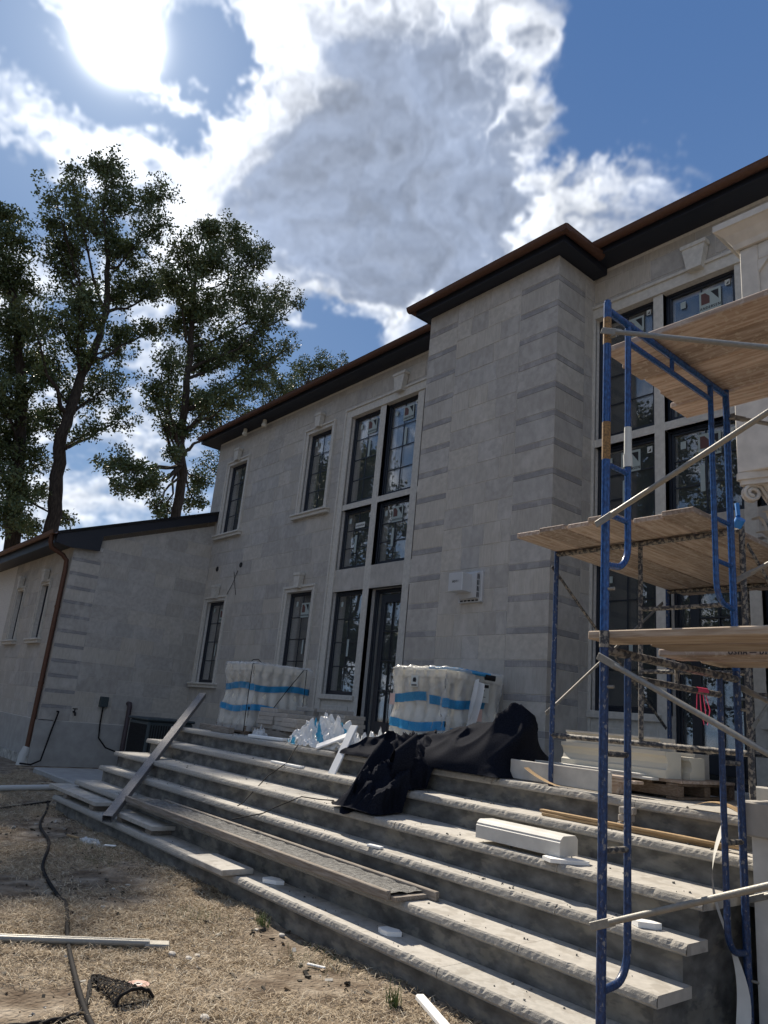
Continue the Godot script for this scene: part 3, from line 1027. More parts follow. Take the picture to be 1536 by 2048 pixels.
	# soffit flood lamps, unlit
	for p in [[-15.36, -7.84], [-14.45, -7.84]]:
		g = Geo.new()
		g.lathe(Vector3(p[0], 7.90, p[1]), [Vector2(0, 0), Vector2(0.055, 0.005), Vector2(0.07, 0.05), Vector2(0.05, 0.10), Vector2(0.045, 0.18)], 14)
		part(g, "flood_lamp", mats["lamp_cream"], house)
	# cable holes in the wall
	for p in [[-16.0, 4.65], [-14.86, 4.64]]:
		g = Geo.new()
		g.tube([Vector3(p[0], p[1], ZM), Vector3(p[0], p[1], ZM + 0.022)], 0.06, 14)
		part(g, "cable_hole", mats["dark_gap"], house)
	g = Geo.new()
	g.tube([Vector3(-14.95, 4.52, ZM + 0.02), Vector3(-15.1, 4.2, ZM + 0.03), Vector3(-15.35, 3.95, ZM + 0.015)], 0.006, 5)
	g.tube([Vector3(-15.12, 4.5, ZM + 0.02), Vector3(-14.98, 4.2, ZM + 0.035), Vector3(-14.9, 3.95, ZM + 0.015)], 0.006, 5)
	part(g, "loose_wire", mats["rubber"], house)
	# boxed wall vent on the bay
	g = Geo.new()
	g.bar(Vector3(-6.98, 3.15, ZT), Vector3(-6.56, 3.57, ZT + 0.05), 0.006)
	var vent := part(g, "wall_vent", mats["metal_white"], house)
	g = Geo.new()
	g.prism(Transform3D(Basis(Vector3(0, 0, 1), Vector3.UP, Vector3(-1, 0, 0)), Vector3(-6.61, 3.2, ZT + 0.045)), PackedVector2Array([Vector2(0, 0), Vector2(0.06, 0), Vector2(0.06, 0.33), Vector2(0, 0.36)]), 0.32)
	part(g, "vent_body", mats["metal_white"], vent)
	g = Geo.new()
	g.bar(Vector3(-6.96, 3.27, ZT + 0.10), Vector3(-6.70, 3.52, ZT + 0.28), 0.006)
	var cap := part(g, "vent_cap", mats["metal_white"], vent)
	lettering("HOT !", Vector3(-6.83, 3.40, ZT + 0.2815), 0.045, mats["ink"], vent)
	for r in 4:
		for q in 3:
			g = Geo.new()
			var ly := 3.21 + r * 0.082
			var lz := ZT + 0.012 + q * 0.03
			g.box(Vector3(-6.6095, ly, lz), Vector3(-6.606, ly + 0.065, lz + 0.016))
			part(g, "louvre", mats["dark_gap"], vent)
	for q in 5:
		g = Geo.new()
		g.box(Vector3(-6.94 + q * 0.07, 3.165, ZT + 0.0495), Vector3(-6.94 + q * 0.07 + 0.05, 3.185, ZT + 0.053))
		part(g, "louvre", mats["dark_gap"], vent)

# the projecting bay: quoins of tall blocks and thin dark bands, ashlar between
func build_bay(house: Node) -> void:
	var x0 := -8.05
	var x1 := -5.5
	var g := Geo.new()
	g.box(Vector3(x0, 1.1, ZM - 0.3), Vector3(x1, 7.96, ZT))
	var bay := part(g, "bay_wall", mats["mortar_joint"], house)
	var y := 1.16 + 0.02
	var j := 0.003
	var k := 0
	while y < 7.955 - 0.02:
		var h := minf(0.320, 7.955 - y)
		for q in [[y, h, "quoin_block", false], [y + 0.320, minf(0.085, 7.955 - y - 0.320), "band_stone", true]]:
			if q[1] < 0.02:
				continue
			var yy: float = q[0]
			var dd: float = 0.006 + rng.randf_range(-0.001, 0.0012)
			for side in 3:
				g = Geo.new()
				match side:
					0: g.stone(Vector3(x0, yy + j, ZT), Vector3(0.64 - j, 0, 0), Vector3(0, q[1] - 2 * j, 0), Vector3.ZERO, 0.0025, dd)
					1: g.stone(Vector3(x1 - 0.645 + j, yy + j, ZT), Vector3(0.645 + 0.006, 0, 0), Vector3(0, q[1] - 2 * j, 0), Vector3.ZERO, 0.0025, dd)
					2: g.stone(Vector3(x1, yy + j, ZT + 0.0005), Vector3(0, 0, -0.62), Vector3(0, q[1] - 2 * j, 0), Vector3.ZERO, 0.0025, dd)
				part(g, q[2], (mats["band"] if rng.randf() < 0.65 else mats["band2"]) if q[3] else tone(), bay)
		y += 0.405
		k += 1
	y = 1.16 + 0.02
	while y < 7.955 - 0.02:
		var y1 := minf(y + 0.306, 7.955)
		lay_row(bay, Vector3(0, 0, ZT), Vector3.RIGHT, x0 + 0.64, x1 - 0.645, y, y1, [], 0.28, 0.60)
		lay_row(bay, Vector3(x1, 0, ZT), Vector3(0, 0, -1), 0.622, 0.85, y, y1, [], 0.2, 0.3)
		y = y1

# low wing on the left
func build_wing() -> void:
	var xw := -16.5
	var zf := -4.78
	var xe := -23.0
	var wing := thing("house_wing", "low stone side wing of the house with sloping dark roof and copper downspout", "house wing", Vector3(-19, 0, -7))
	var wins := [[-18.28, 2.58, -17.70, 3.82], [-20.35, 2.58, -19.75, 3.82]]
	var top := 4.60
	var slope := 0.372
	var g := Geo.new()
	backing(g, xe, xw, 0.0, top, zf - 0.3, zf, wins)
	var fw := part(g, "front_wall", mats["mortar_joint"], wing)
	var y := 0.90
	while y < top - 0.01:
		var y1 := minf(y + 0.312, top)
		lay_row(fw, Vector3(0, 0, zf), Vector3.RIGHT, -21.0, xw, y, y1, wins, 0.38, 0.9)
		y = y1
	# end wall facing right, its top following the roof
	g = Geo.new()
	var tr := Transform3D(Basis(Vector3(0, 0, -1), Vector3.UP, Vector3(1, 0, 0)), Vector3(xw - 0.3, 0, zf))
	var outline := PackedVector2Array([Vector2(0, 0), Vector2(-ZM + zf + 0.0, 0), Vector2(-ZM + zf, top + slope * (-ZM + zf)), Vector2(0, top)])
	g.prism(tr, outline, 0.3)
	var ew := part(g, "end_wall", mats["mortar_joint"], wing)
	tr.origin.x = xw
	y = 0.90
	var course := 0
	while y < 5.8:
		var y1 := y + 0.312
		var p := 0.0
		while p < 3.2:
			var w := rng.randf_range(0.35, 0.95)
			if 3.22 - p - w < 0.25:
				w = 3.22 - p
			if p == 0.0:
				w = 0.62
			var rect := PackedVector2Array([Vector2(p + 0.002, y + 0.002), Vector2(p + w - 0.002, y + 0.002), Vector2(p + w - 0.002, y1 - 0.002), Vector2(p + 0.002, y1 - 0.002)])
			for poly in Geometry2D.intersect_polygons(rect, outline):
				if poly.size() < 3:
					continue
				g = Geo.new()
				if p == 0.0:
					g.prism(tr, Geometry2D.intersect_polygons(poly, PackedVector2Array([Vector2(-1, 0), Vector2(9, 0), Vector2(9, y + 0.235), Vector2(-1, y + 0.235)]))[0] if y + 0.235 < top else poly, 0.006)
					part(g, "quoin_block", tone(), ew)
					if y1 < top:
						g = Geo.new()
						g.prism(tr, PackedVector2Array([Vector2(0.002, y + 0.239), Vector2(w - 0.002, y + 0.239), Vector2(w - 0.002, y1 - 0.002), Vector2(0.002, y1 - 0.002)]), 0.006)
						part(g, "band_stone", mats["band"], ew)
				else:
					g.prism(tr, poly, 0.0055 + rng.randf_range(-0.001, 0.001))
					part(g, "wall_stone", tone(), ew)
			p += w
		y = y1
	# smooth plinth and pale footing
	g = Geo.new()
	g.box(Vector3(xe, -0.2, zf - 0.2), Vector3(xw + 0.03, 0.885, zf + 0.03))
	g.box(Vector3(xw - 0.2, -0.2, ZM), Vector3(xw + 0.032, 0.886, zf + 0.02))
	part(g, "plinth", mats["parge"], wing)
	g = Geo.new()
	g.box(Vector3(xe, -0.2, zf + 0.03), Vector3(xw - 0.02, 0.17, zf + 0.07))
	part(g, "footing", mats["pale_footing"], wing)
	for w in wins:
		var o := window(wing, w[0], w[2], w[1], w[3], zf, 2, 4)
		surround(o, w[0], w[2], w[1], w[3], zf, 0.1)
		keystone(o, (w[0] + w[2]) * 0.5, w[3] + 0.05, zf + 0.02, 0.28, 0.2, 0.14)
		sill(o, w[0], w[2], w[1], zf)
	# roof: sloping slab, fascia boards, soffit
	var dz := Vector3(0, slope, -1.0)
	g = Geo.new()
	var a := Vector3(0, 4.74, -4.36)
	var b := a + dz * 5.4
	var nn := Vector3(0, 1, slope).normalized() * 0.06
	g.tint = Color.WHITE
	for s in [[xe - 0.3, xw + 0.16, a, a + dz * 3.64], [xe - 0.3, XL - 0.02, a + dz * 3.64, b]]:
		var p0: Vector3 = s[2]
		var p1: Vector3 = s[3]
		var l := Vector3(s[0], 0, 0)
		var r := Vector3(s[1], 0, 0)
		g.quad(l + p0 + nn, r + p0 + nn, r + p1 + nn, l + p1 + nn)
		g.quad(l + p1, r + p1, r + p0, l + p0)
		g.quad(r + p0, r + p1, r + p1 + nn, r + p0 + nn)
		g.quad(l + p1, l + p0, l + p0 + nn, l + p1 + nn)
		g.quad(l + p0, r + p0, r + p0 + nn, l + p0 + nn)
	g.quad(Vector3(xe - 0.3, b.y, b.z), Vector3(XL - 0.02, b.y, b.z), Vector3(XL - 0.02, 4.7, -15.2), Vector3(xe - 0.3, 4.7, -15.2))
	var roof := part(g, "roof", mats["shingle"], wing)
	# ragged shingle edges along the rake
	for i in 16:
		g = Geo.new()
		var c := a + dz * (0.05 + i * 0.225) + nn
		g.xbox(Transform3D(Basis(Vector3.RIGHT, atan(slope) + rng.randf_range(0.03, 0.07)), Vector3(xw - 0.15, c.y + 0.012, c.z - 0.1)), Vector3(0.66 + rng.randf_range(-0.02, 0.02), 0.012, 0.25))
		part(g, "shingle", mats["shingle"], roof)
	g = Geo.new()
	var tf := Transform3D(Basis(Vector3(0, 0, -1), Vector3.UP, Vector3(1, 0, 0)), Vector3(xw + 0.10, 0, a.z))
	g.prism(tf, PackedVector2Array([Vector2(0.0, 4.735), Vector2(3.62, 4.735 + slope * 3.62), Vector2(3.62, 4.735 + slope * 3.62 - 0.19), Vector2(0.95, 4.73 + slope * 0.95 - 0.19), Vector2(0.93, 4.55), Vector2(0.30, 4.50), Vector2(0.0, 4.55)]), 0.03)
	g.prism(Transform3D(tf.basis, Vector3(xw + 0.005, 0, a.z)), PackedVector2Array([Vector2(0.02, 4.73), Vector2(0.90, 4.73 + slope * 0.88), Vector2(0.90, 4.57), Vector2(0.44, 4.60), Vector2(0.02, 4.57)]), 0.094)
	part(g, "rake_board", mats["fascia"], wing)
	g = Geo.new()
	g.box(Vector3(xe, 4.56, zf + 0.001), Vector3(xw + 0.09, 4.60, -4.37))
	part(g, "soffit", mats["soffit"], wing)
	g = Geo.new()
	g.box(Vector3(xe, 4.54, -4.369), Vector3(xw + 0.13, 4.74, -4.345))
	part(g, "fascia", mats["fascia"], wing)
	var gp := gutter_profile()
	g = Geo.new()
	g.prism(Transform3D(Basis(Vector3(0, 0, 1), Vector3.UP, Vector3(-1, 0, 0)), Vector3(xw + 0.16, 4.78, -4.278)), gp, 6.6)
	part(g, "gutter", mats["copper"], wing)
	g = Geo.new()
	g.tube([Vector3(-16.55, 4.74, -4.28), Vector3(-16.55, 4.55, -4.28), Vector3(-16.57, 4.45, -4.33), Vector3(-16.6, 4.34, -4.60), Vector3(-16.61, 4.24, -4.70), Vector3(-16.62, 4.0, -4.715), Vector3(-16.62, 0.30, -4.715)], 0.05, 12)
	var sp := part(g, "downspout", mats["copper"], wing)
	for yy in [3.2, 1.6]:
		g = Geo.new()
		g.tube([Vector3(-16.62, yy, -4.715), Vector3(-16.62, yy + 0.05, -4.715)], 0.058, 12)
		part(g, "bracket", mats["copper"], sp)
	g = Geo.new()
	g.tube([Vector3(-16.62, -0.05, -4.66), Vector3(-16.62, 0.20, -4.68), Vector3(-16.62, 0.34, -4.715)], [0.10, 0.095, 0.075], 12)
	part(g, "downspout_boot", mats["pvc"], sp)
	# hose bib, pipe stub, meter box and conduits on the end wall
	g = Geo.new()
	g.tube([Vector3(xw, 1.08, -5.12), Vector3(xw + 0.10, 1.08, -5.12), Vector3(xw + 0.13, 1.0, -5.10), Vector3(xw + 0.14, 0.75, -5.05), Vector3(xw + 0.2, 0.42, -4.98), Vector3(xw + 0.3, 0.12, -4.9), Vector3(xw + 0.22, 0.03, -4.75), Vector3(xw + 0.02, 0.03, -4.6)], 0.017, 8)
	part(g, "water_hose", mats["rubber"], wing)
	g = Geo.new()
	g.tube([Vector3(xw, 1.10, -5.45), Vector3(xw + 0.12, 1.08, -5.45), Vector3(xw + 0.16, 1.03, -5.45)], 0.02, 8)
	g.tube([Vector3(xw + 0.08, 1.09, -5.45), Vector3(xw + 0.08, 1.16, -5.45)], 0.012, 8)
	g.tube([Vector3(xw + 0.08, 1.16, -5.40), Vector3(xw + 0.08, 1.16, -5.50)], 0.012, 8)
	part(g, "tap", mats["dark_gap"], wing)
	g = Geo.new()
	g.bar(Vector3(xw, 1.24, -6.12), Vector3(xw + 0.11, 1.46, -5.95), 0.008)
	var mb := part(g, "meter_box", mats["unit_green"], wing)
	g = Geo.new()
	g.tube([Vector3(xw + 0.05, 1.26, -6.04), Vector3(xw + 0.06, 0.9, -6.04), Vector3(xw + 0.08, 0.6, -6.06), Vector3(xw + 0.2, 0.42, -6.2), Vector3(xw + 0.45, 0.36, -6.35), Vector3(xw + 0.9, 0.34, -6.5)], 0.016, 8)
	part(g, "conduit", mats["rubber"], mb)
	g = Geo.new()
	g.tube([Vector3(xw, 1.36, -6.60), Vector3(xw + 0.09, 1.36, -6.60), Vector3(xw + 0.12, 1.28, -6.60), Vector3(xw + 0.12, -0.05, -6.60)], 0.05, 10)
	part(g, "drain_pipe", mats["pvc_brown"], wing)

# ---------------------------------------------------------------- portico at the right edge
func build_portico() -> void:
	var p := thing("portico", "pale cast stone portico with carved leafy column capital beside scaffold", "portico", Vector3(-2.2, 1.17, -6.3))
	var cx := -2.35
	var cz := -6.3
	# plinth, base and shaft
	var g := Geo.new()
	g.bar(Vector3(cx - 0.3, 1.17, cz - 0.3), Vector3(cx + 0.3, 1.32, cz + 0.3), 0.01)
	g.lathe(Vector3(cx, 1.32, cz), [Vector2(0.29, 0), Vector2(0.3, 0.03), Vector2(0.28, 0.07), Vector2(0.245, 0.09), Vector2(0.25, 0.12), Vector2(0.225, 0.15)], 32)
	part(g, "column_base", mats["cast_stone"], p)
	g = Geo.new()
	g.lathe(Vector3(cx, 1.47, cz), [Vector2(0.215, 0), Vector2(0.213, 0.5), Vector2(0.20, 1.1), Vector2(0.18, 1.58), Vector2(0.18, 1.60), Vector2(0.205, 1.62), Vector2(0.21, 1.645), Vector2(0.2, 1.665), Vector2(0.18, 1.67)], 40)
	part(g, "shaft", mats["white_trim"], p)
	# capital: bell, leaves in two rows, corner volutes, abacus
	g = Geo.new()
	g.lathe(Vector3(cx, 3.13, cz), [Vector2(0.165, 0), Vector2(0.165, 0.3), Vector2(0.19, 0.45), Vector2(0.25, 0.58), Vector2(0.27, 0.60)], 32)
	var cap := part(g, "capital", mats["cast_stone"], p)
	for row in 2:
		for k in 8:
			var a := TAU * (k + 0.5 * row) / 8.0
			var d := Vector3(cos(a), 0, sin(a))
			var s := Vector3(-sin(a), 0, cos(a))
			var rows := []
			var hh: float = [0.24, 0.42][row]
			for i in 9:
				var t := i / 8.0
				var r := 0.175 + 0.02 * t + 0.11 * pow(t, 5.0) + 0.015 * row
				var yy := hh * (t if t < 0.85 else 0.85 + (t - 0.85) * 0.1 - pow(t - 0.85, 1.0) * 0.35)
				var wd := 0.062 * (0.75 + 0.5 * sin(t * 2.6)) * (1.0 - 0.35 * t)
				var l := PackedVector3Array()
				for q in 7:
					var uq := (q - 3) / 3.0
					var lobes := 1.0 + 0.16 * sin(t * 19.0)
					l.append(Vector3(cx, 3.13 + yy, cz) + d * (r + 0.014 * (1.0 - uq * uq) - 0.012 * absf(sin(uq * 6.0))) + s * (uq * wd * lobes))
				rows.append(l)
			g = Geo.new()
			g.grid(rows)
			part(g, "acanthus_leaf", mats["cast_stone"], cap)
	for k in 4:
		var a := PI / 4 + TAU * k / 4.0
		var d := Vector3(cos(a), 0, sin(a))
		var s := Vector3(-sin(a), 0, cos(a))
		g = Geo.new()
		var pts := []
		for i in 26:
			var t := i / 25.0
			var ang := PI * 0.5 - t * TAU * 1.55
			var rr := 0.072 * (1.0 - 0.72 * t)
			pts.append(Vector3(cx, 3.655, cz) + d * (0.335 + rr * cos(ang)) + Vector3.UP * (rr * sin(ang)))
		pts.push_front(Vector3(cx, 3.715, cz) + d * 0.27)
		pts.push_front(Vector3(cx, 3.60, cz) + d * 0.20)
		for off in [-0.022, 0.022]:
			var pq := []
			for e in pts:
				pq.append(e + s * off)
			g.tube(pq, 0.017, 7)
		part(g, "volute", mats["cast_stone"], cap)
	g = Geo.new()
	var poly := PackedVector2Array()
	for k in 4:
		for i in 7:
			var t := i / 6.0
			var a := Vector2.from_angle(PI / 4 + PI / 2 * k) * 0.44
			var b := Vector2.from_angle(PI / 4 + PI / 2 * (k + 1)) * 0.44
			var m := a.lerp(b, 0.04 + 0.92 * t)
			m -= m.normalized() * 0.05 * sin(PI * t)
			poly.append(m)
	g.prism(Transform3D(Basis(Vector3(1, 0, 0), Vector3(0, 0, -1), Vector3.UP), Vector3(cx, 3.725, cz)), poly, 0.045)
	for i in poly.size():
		poly[i] *= 1.06
	g.prism(Transform3D(Basis(Vector3(1, 0, 0), Vector3(0, 0, -1), Vector3.UP), Vector3(cx, 3.77, cz)), poly, 0.06)
	part(g, "abacus", mats["cast_stone"], p)
	# entablature, upper pier with sunk panel, cornice
	g = Geo.new()
	g.bar(Vector3(-2.665, 3.831, -6.65), Vector3(1.2, 5.05, -5.98), 0.008)
	part(g, "entablature", mats["portico_paint"], p)
	g = Geo.new()
	g.bar(Vector3(-2.57, 5.051, -6.6), Vector3(1.2, 6.0, -6.03), 0.008)
	part(g, "pier", mats["portico_paint"], p)
	g = Geo.new()
	var px0 := -2.57
	var fz := -6.029
	g.bar(Vector3(px0, 5.052, fz), Vector3(px0 + 0.16, 6.0, fz + 0.03), 0.008)
	g.bar(Vector3(px0 + 0.161, 5.83, fz), Vector3(1.2, 6.0, fz + 0.03), 0.008)
	g.bar(Vector3(px0 + 0.161, 5.052, fz), Vector3(1.2, 5.16, fz + 0.03), 0.008)
	g.prism(Transform3D(Basis(), Vector3(px0 + 0.159, 5.831, fz)), PackedVector2Array([Vector2(0, 0), Vector2(0.10, 0), Vector2(0, -0.12)]), 0.028)
	part(g, "panel_moulding", mats["portico_paint"], p)
	g = Geo.new()
	var prof := PackedVector2Array([Vector2(0, 0), Vector2(0.03, 0.0), Vector2(0.045, 0.05), Vector2(0.10, 0.13), Vector2(0.15, 0.18), Vector2(0.165, 0.185), Vector2(0.165, 0.25), Vector2(0, 0.25)])
	for i in prof.size() - 1:
		var q0 := prof[i]
		var q1 := prof[i + 1]
		# front run and left return, mitred
		g.quad(Vector3(-2.57 - q0.x, 6.0 + q0.y, -6.0 + q0.x), Vector3(1.2, 6.0 + q0.y, -6.0 + q0.x), Vector3(1.2, 6.0 + q1.y, -6.0 + q1.x), Vector3(-2.57 - q1.x, 6.0 + q1.y, -6.0 + q1.x))
		g.quad(Vector3(-2.57 - q0.x, 6.0 + q0.y, -7.9), Vector3(-2.57 - q0.x, 6.0 + q0.y, -6.0 + q0.x), Vector3(-2.57 - q1.x, 6.0 + q1.y, -6.0 + q1.x), Vector3(-2.57 - q1.x, 6.0 + q1.y, -7.9))
	g.box(Vector3(-2.565, 6.001, -7.9), Vector3(1.2, 6.248, -6.02))
	part(g, "cornice", mats["portico_paint"], p)
	# pedestal wall beside the steps
	var pw := thing("pedestal_wall", "white rendered pedestal wall with grey cap at right end of steps", "wall", Vector3(-1.2, 0, -5.2))
	g = Geo.new()
	g.box(Vector3(-2.045, -0.1, -5.4), Vector3(1.4, 1.10, -4.58))
	part(g, "rendered_face", mats["white_trim"], pw)
	g = Geo.new()
	g.box(Vector3(-2.04, -0.1, -4.58), Vector3(1.4, 0.16, -4.55))
	part(g, "base_course", mats["concrete"], pw)
	g = Geo.new()
	g.bar(Vector3(-2.09, 1.101, -5.44), Vector3(1.4, 1.29, -4.53), 0.01)
	part(g, "cap_stone", mats["stone3"], pw)
	g = Geo.new()
	g.lathe(Vector3(-1.78, 1.29, -4.74), [Vector2(0.10, 0), Vector2(0.11, 0.02), Vector2(0.06, 0.04), Vector2(0.09, 0.07), Vector2(0.11, 0.12), Vector2(0.09, 0.17), Vector2(0, 0.19)], 20)
	lone(g, "stone_finial", mats["cast_white"], Vector3(-1.78, 1.29, -4.74), "small round cream finial resting on the pedestal wall cap", "finial")

# ---------------------------------------------------------------- steps
const TY := [0.185, 0.38, 0.575, 0.77, 0.965, 1.16]
const TZ := [-3.477, -3.729, -4.02, -4.20, -4.64, -4.98]

func slab(parent: Node, x0: float, x1: float, y: float, z0: float, z1: float, th: float, m: Material, ends := false) -> void:
	# z0 is the front, split-faced edge
	var g := Geo.new()
	var nx := maxi(2, int((x1 - x0) / 0.022))
	var top := []
	var rows := [[], [], [], [], []]
	for i in nx + 1:
		var x := lerpf(x0, x1, float(i) / nx)
		var ch := rng.randf_range(-0.002, 0.0015) - 0.012 * pow(rng.randf(), 9.0)
		rows[0].append(Vector3(x, y - th, z0 - 0.004))
		rows[1].append(Vector3(x, y - th * 0.78, z0 + 0.003 + rng.randf_range(-0.0018, 0.0018)))
		rows[2].append(Vector3(x, y - th * 0.48, z0 + rng.randf_range(-0.0018, 0.0018)))
		rows[3].append(Vector3(x, y - 0.009 + rng.randf_range(-0.003, 0.002), z0 - 0.006 + ch))
		rows[4].append(Vector3(x, y, z0 - 0.016 + ch * 1.6))
	g.grid(rows, false)
	var s := part(g, "tread_slab", mats["tread_split"], parent)
	g = Geo.new()
	var e4: Array = rows[4]
	for i in nx:
		g.quad(e4[i], e4[i + 1], Vector3(e4[i + 1].x, y, z1), Vector3(e4[i].x, y, z1))
	g.quad(Vector3(x0, y - th, z1), Vector3(x1, y - th, z1), Vector3(x1, y - th, z0), Vector3(x0, y - th, z0))
	g.quad(Vector3(x1, y - th, z1), Vector3(x0, y - th, z1), Vector3(x0, y, z1), Vector3(x1, y, z1))
	g.quad(Vector3(x1, y - th, z0 - 0.004), Vector3(x1, y - th, z1), Vector3(x1, y, z1), Vector3(x1, y, z0 - 0.012))
	g.quad(Vector3(x0, y - th, z1), Vector3(x0, y - th, z0 - 0.004), Vector3(x0, y, z0 - 0.012), Vector3(x0, y, z1))
	part(g, "slab_top", m, s)

func build_steps() -> void:
	var st := thing("entrance_steps", "wide flight of split-edged stone steps with raw concrete risers", "steps", Vector3(-6.4, 0, -4.2))
	var th := 0.056
	for k in 6:
		var lowy: float = -0.15 if k == 0 else TY[k - 1] - th - 0.002
		var g := Geo.new()
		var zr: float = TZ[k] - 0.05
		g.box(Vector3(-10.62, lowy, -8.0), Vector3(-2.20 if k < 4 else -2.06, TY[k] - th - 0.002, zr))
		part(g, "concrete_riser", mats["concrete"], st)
		var back: float = (TZ[k + 1] - 0.05) if k < 5 else TZ[k] - 0.42
		var x := -10.68
		var xr := -2.15 if k < 4 else -2.055
		while x < xr - 0.01:
			var w := rng.randf_range(1.25, 1.75)
			if xr - x - w < 0.7:
				w = xr - x
			slab(st, x + 0.0015, x + w - 0.0015, TY[k], TZ[k], back + 0.002, th, mats["tread" if rng.randf() < 0.6 else "tread2"])
			x += w
	# paving of the landing
	var zz := TZ[5] - 0.422
	while zz > -7.9:
		var x := -10.66
		var d := minf(0.62, zz + 8.0)
		while x < -2.1:
			var w := minf(rng.randf_range(0.8, 1.1), -2.06 - x)
			if -2.06 - x - w < 0.3:
				w = -2.06 - x
			var g := Geo.new()
			g.bar(Vector3(x + 0.002, TY[5] - 0.06, zz - d + 0.002), Vector3(x + w - 0.002, TY[5] - 0.001 - rng.randf() * 0.002, zz - 0.002), 0.003)
			part(g, "paving_slab", mats["tread" if rng.randf() < 0.5 else "tread2"], st)
			x += w
		zz -= d
	# concrete pad beside the steps
	var g := Geo.new()
	g.bar(Vector3(-15.2, -0.1, -6.9), Vector3(-11.6, 0.09, -4.5), 0.02)
	struct(g, "concrete_pad", mats["parge"])

# ---------------------------------------------------------------- trees
func leaf_cluster(sd: int) -> ArrayMesh:
	var r := RandomNumberGenerator.new()
	r.seed = sd
	var g := Geo.new()
	for i in 15:
		var d := Vector3(r.randfn(), r.randfn() * 0.8, r.randfn()).normalized()
		var o := d * r.randf_range(0.02, 0.27)
		var ax := (d + Vector3(r.randfn(), r.randfn() - 0.4, r.randfn()) * 0.8).normalized()
		var sx := ax.cross(Vector3(r.randfn(), r.randfn(), r.randfn())).normalized()
		var nn := ax.cross(sx)
		var l := r.randf_range(0.10, 0.19)
		var w := l * r.randf_range(0.24, 0.34)
		var a := o
		var b := o + ax * l * 0.45 + sx * w
		var c := o + ax * l + nn * l * 0.15
		var e := o + ax * l * 0.5 - sx * w
		g.tri(a, b, c)
		g.tri(a, c, e)
	return g.mesh(Transform3D())

var clusters := []

# trunk: list of points with radii; lobes: centres with radii; each lobe gets a limb off the trunk, twigs and leaves
func grow_tree(called: String, label: String, trunk: Array, radii: Array, lobes: Array, density: float, sd: int, leaf_a: Color, leaf_b: Color, leaf_size := 1.0) -> void:
	var r := RandomNumberGenerator.new()
	r.seed = sd
	var base: Vector3 = trunk[0]
	var tree := thing(called, label, "tree", base, 0.0, "oaks round the house")
	var g := Geo.new()
	# smooth the trunk
	var tp := []
	var tr := []
	for i in trunk.size() - 1:
		for q in 4:
			var t := q / 4.0
			tp.append((trunk[i] as Vector3).lerp(trunk[i + 1], t) + Vector3(r.randfn(), 0, r.randfn()) * 0.05)
			tr.append(lerpf(radii[i], radii[i + 1], t))
	tp.append(trunk[-1])
	tr.append(radii[-1])
	tr[0] *= 1.35
	g.tube(tp, tr, 10)
	var spots := []
	for lb in lobes:
		var c: Vector3 = lb[0]
		var rad: float = lb[1]
		# where the limb leaves the trunk: lower than the lobe, near
		var best := 0
		var bd := 1e9
		for i in range(int(tp.size() * 0.3), tp.size()):
			var rise: float = c.y - tp[i].y
			var out: float = Vector2(c.x - tp[i].x, c.z - tp[i].z).length()
			var cost: float = absf(rise - out * 1.1) + 0.4 * out
			if cost < bd:
				bd = cost
				best = i
		var o: Vector3 = tp[best]
		var r0: float = minf(tr[best] * 0.62, 0.03 + 0.022 * o.distance_to(c))
		var p1 := o.lerp(c, 0.4) + Vector3(r.randfn() * 0.2, -0.12 * o.distance_to(c), r.randfn() * 0.2)
		var pts := []
		var rr := []
		for q in 7:
			var t := q / 6.0
			pts.append(o * (1 - t) * (1 - t) + p1 * 2 * t * (1 - t) + c * t * t + (Vector3(r.randfn(), r.randfn(), r.randfn()) * 0.07 if q > 0 and q < 6 else Vector3.ZERO))
			rr.append(lerpf(r0, 0.02, pow(t, 0.8)))
		g.tube(pts, rr, 6, false)
		var twigs := int(maxf(6.0, 8.0 * rad))
		for k in twigs:
			var d := Vector3(r.randfn(), r.randfn() * 0.8 + 0.25, r.randfn()).normalized()
			var e := c + d * rad * r.randf_range(0.55, 1.1)
			var st: Vector3 = pts[r.randi_range(3, 6)]
			var md := st.lerp(e, 0.5) + Vector3(r.randfn(), r.randfn(), r.randfn()) * 0.1 * rad
			g.tube([st, md, e], [0.022, 0.014, 0.006], 4, false)
			var m := int(density * rad * rad * 60.0 / twigs) + 1
			for q in m:
				var t := pow(r.randf(), 0.6)
				var s := st.lerp(md, t * 2) if t < 0.5 else md.lerp(e, t * 2 - 1)
				spots.append(s + Vector3(r.randfn(), r.randfn() * 0.6, r.randfn()) * 0.21 * rad)
	part(g, "trunk", mats["bark"], tree)
	if clusters.is_empty():
		for i in 3:
			clusters.append(leaf_cluster(40 + i))
	for v in 3:
		var mm := MultiMesh.new()
		mm.transform_format = MultiMesh.TRANSFORM_3D
		mm.use_colors = true
		mm.mesh = clusters[v]
		var mine := []
		for i in range(v, spots.size(), 3):
			mine.append(spots[i])
		mm.instance_count = mine.size()
		for i in mine.size():
			var b := Basis.from_euler(Vector3(r.randf() * TAU, r.randf() * TAU, r.randf() * TAU)).scaled(Vector3.ONE * r.randf_range(0.75, 1.3) * leaf_size)
			mm.set_instance_transform(i, Transform3D(b, mine[i] - base))
			mm.set_instance_color(i, leaf_a.lerp(leaf_b, r.randf()))
		var o := MultiMeshInstance3D.new()
		o.name = "crown"
		tree.add_child(o, true)
		o.multimesh = mm
		o.material_override = mats["leaf"]
		o.set_meta("kind", "stuff")

# a point seen at a pixel of the photograph, at a given x
func at_x(px: float, py: float, x: float) -> Vector3:
	var d := pick(px, py)
	return EYE + d * (x / d.x)

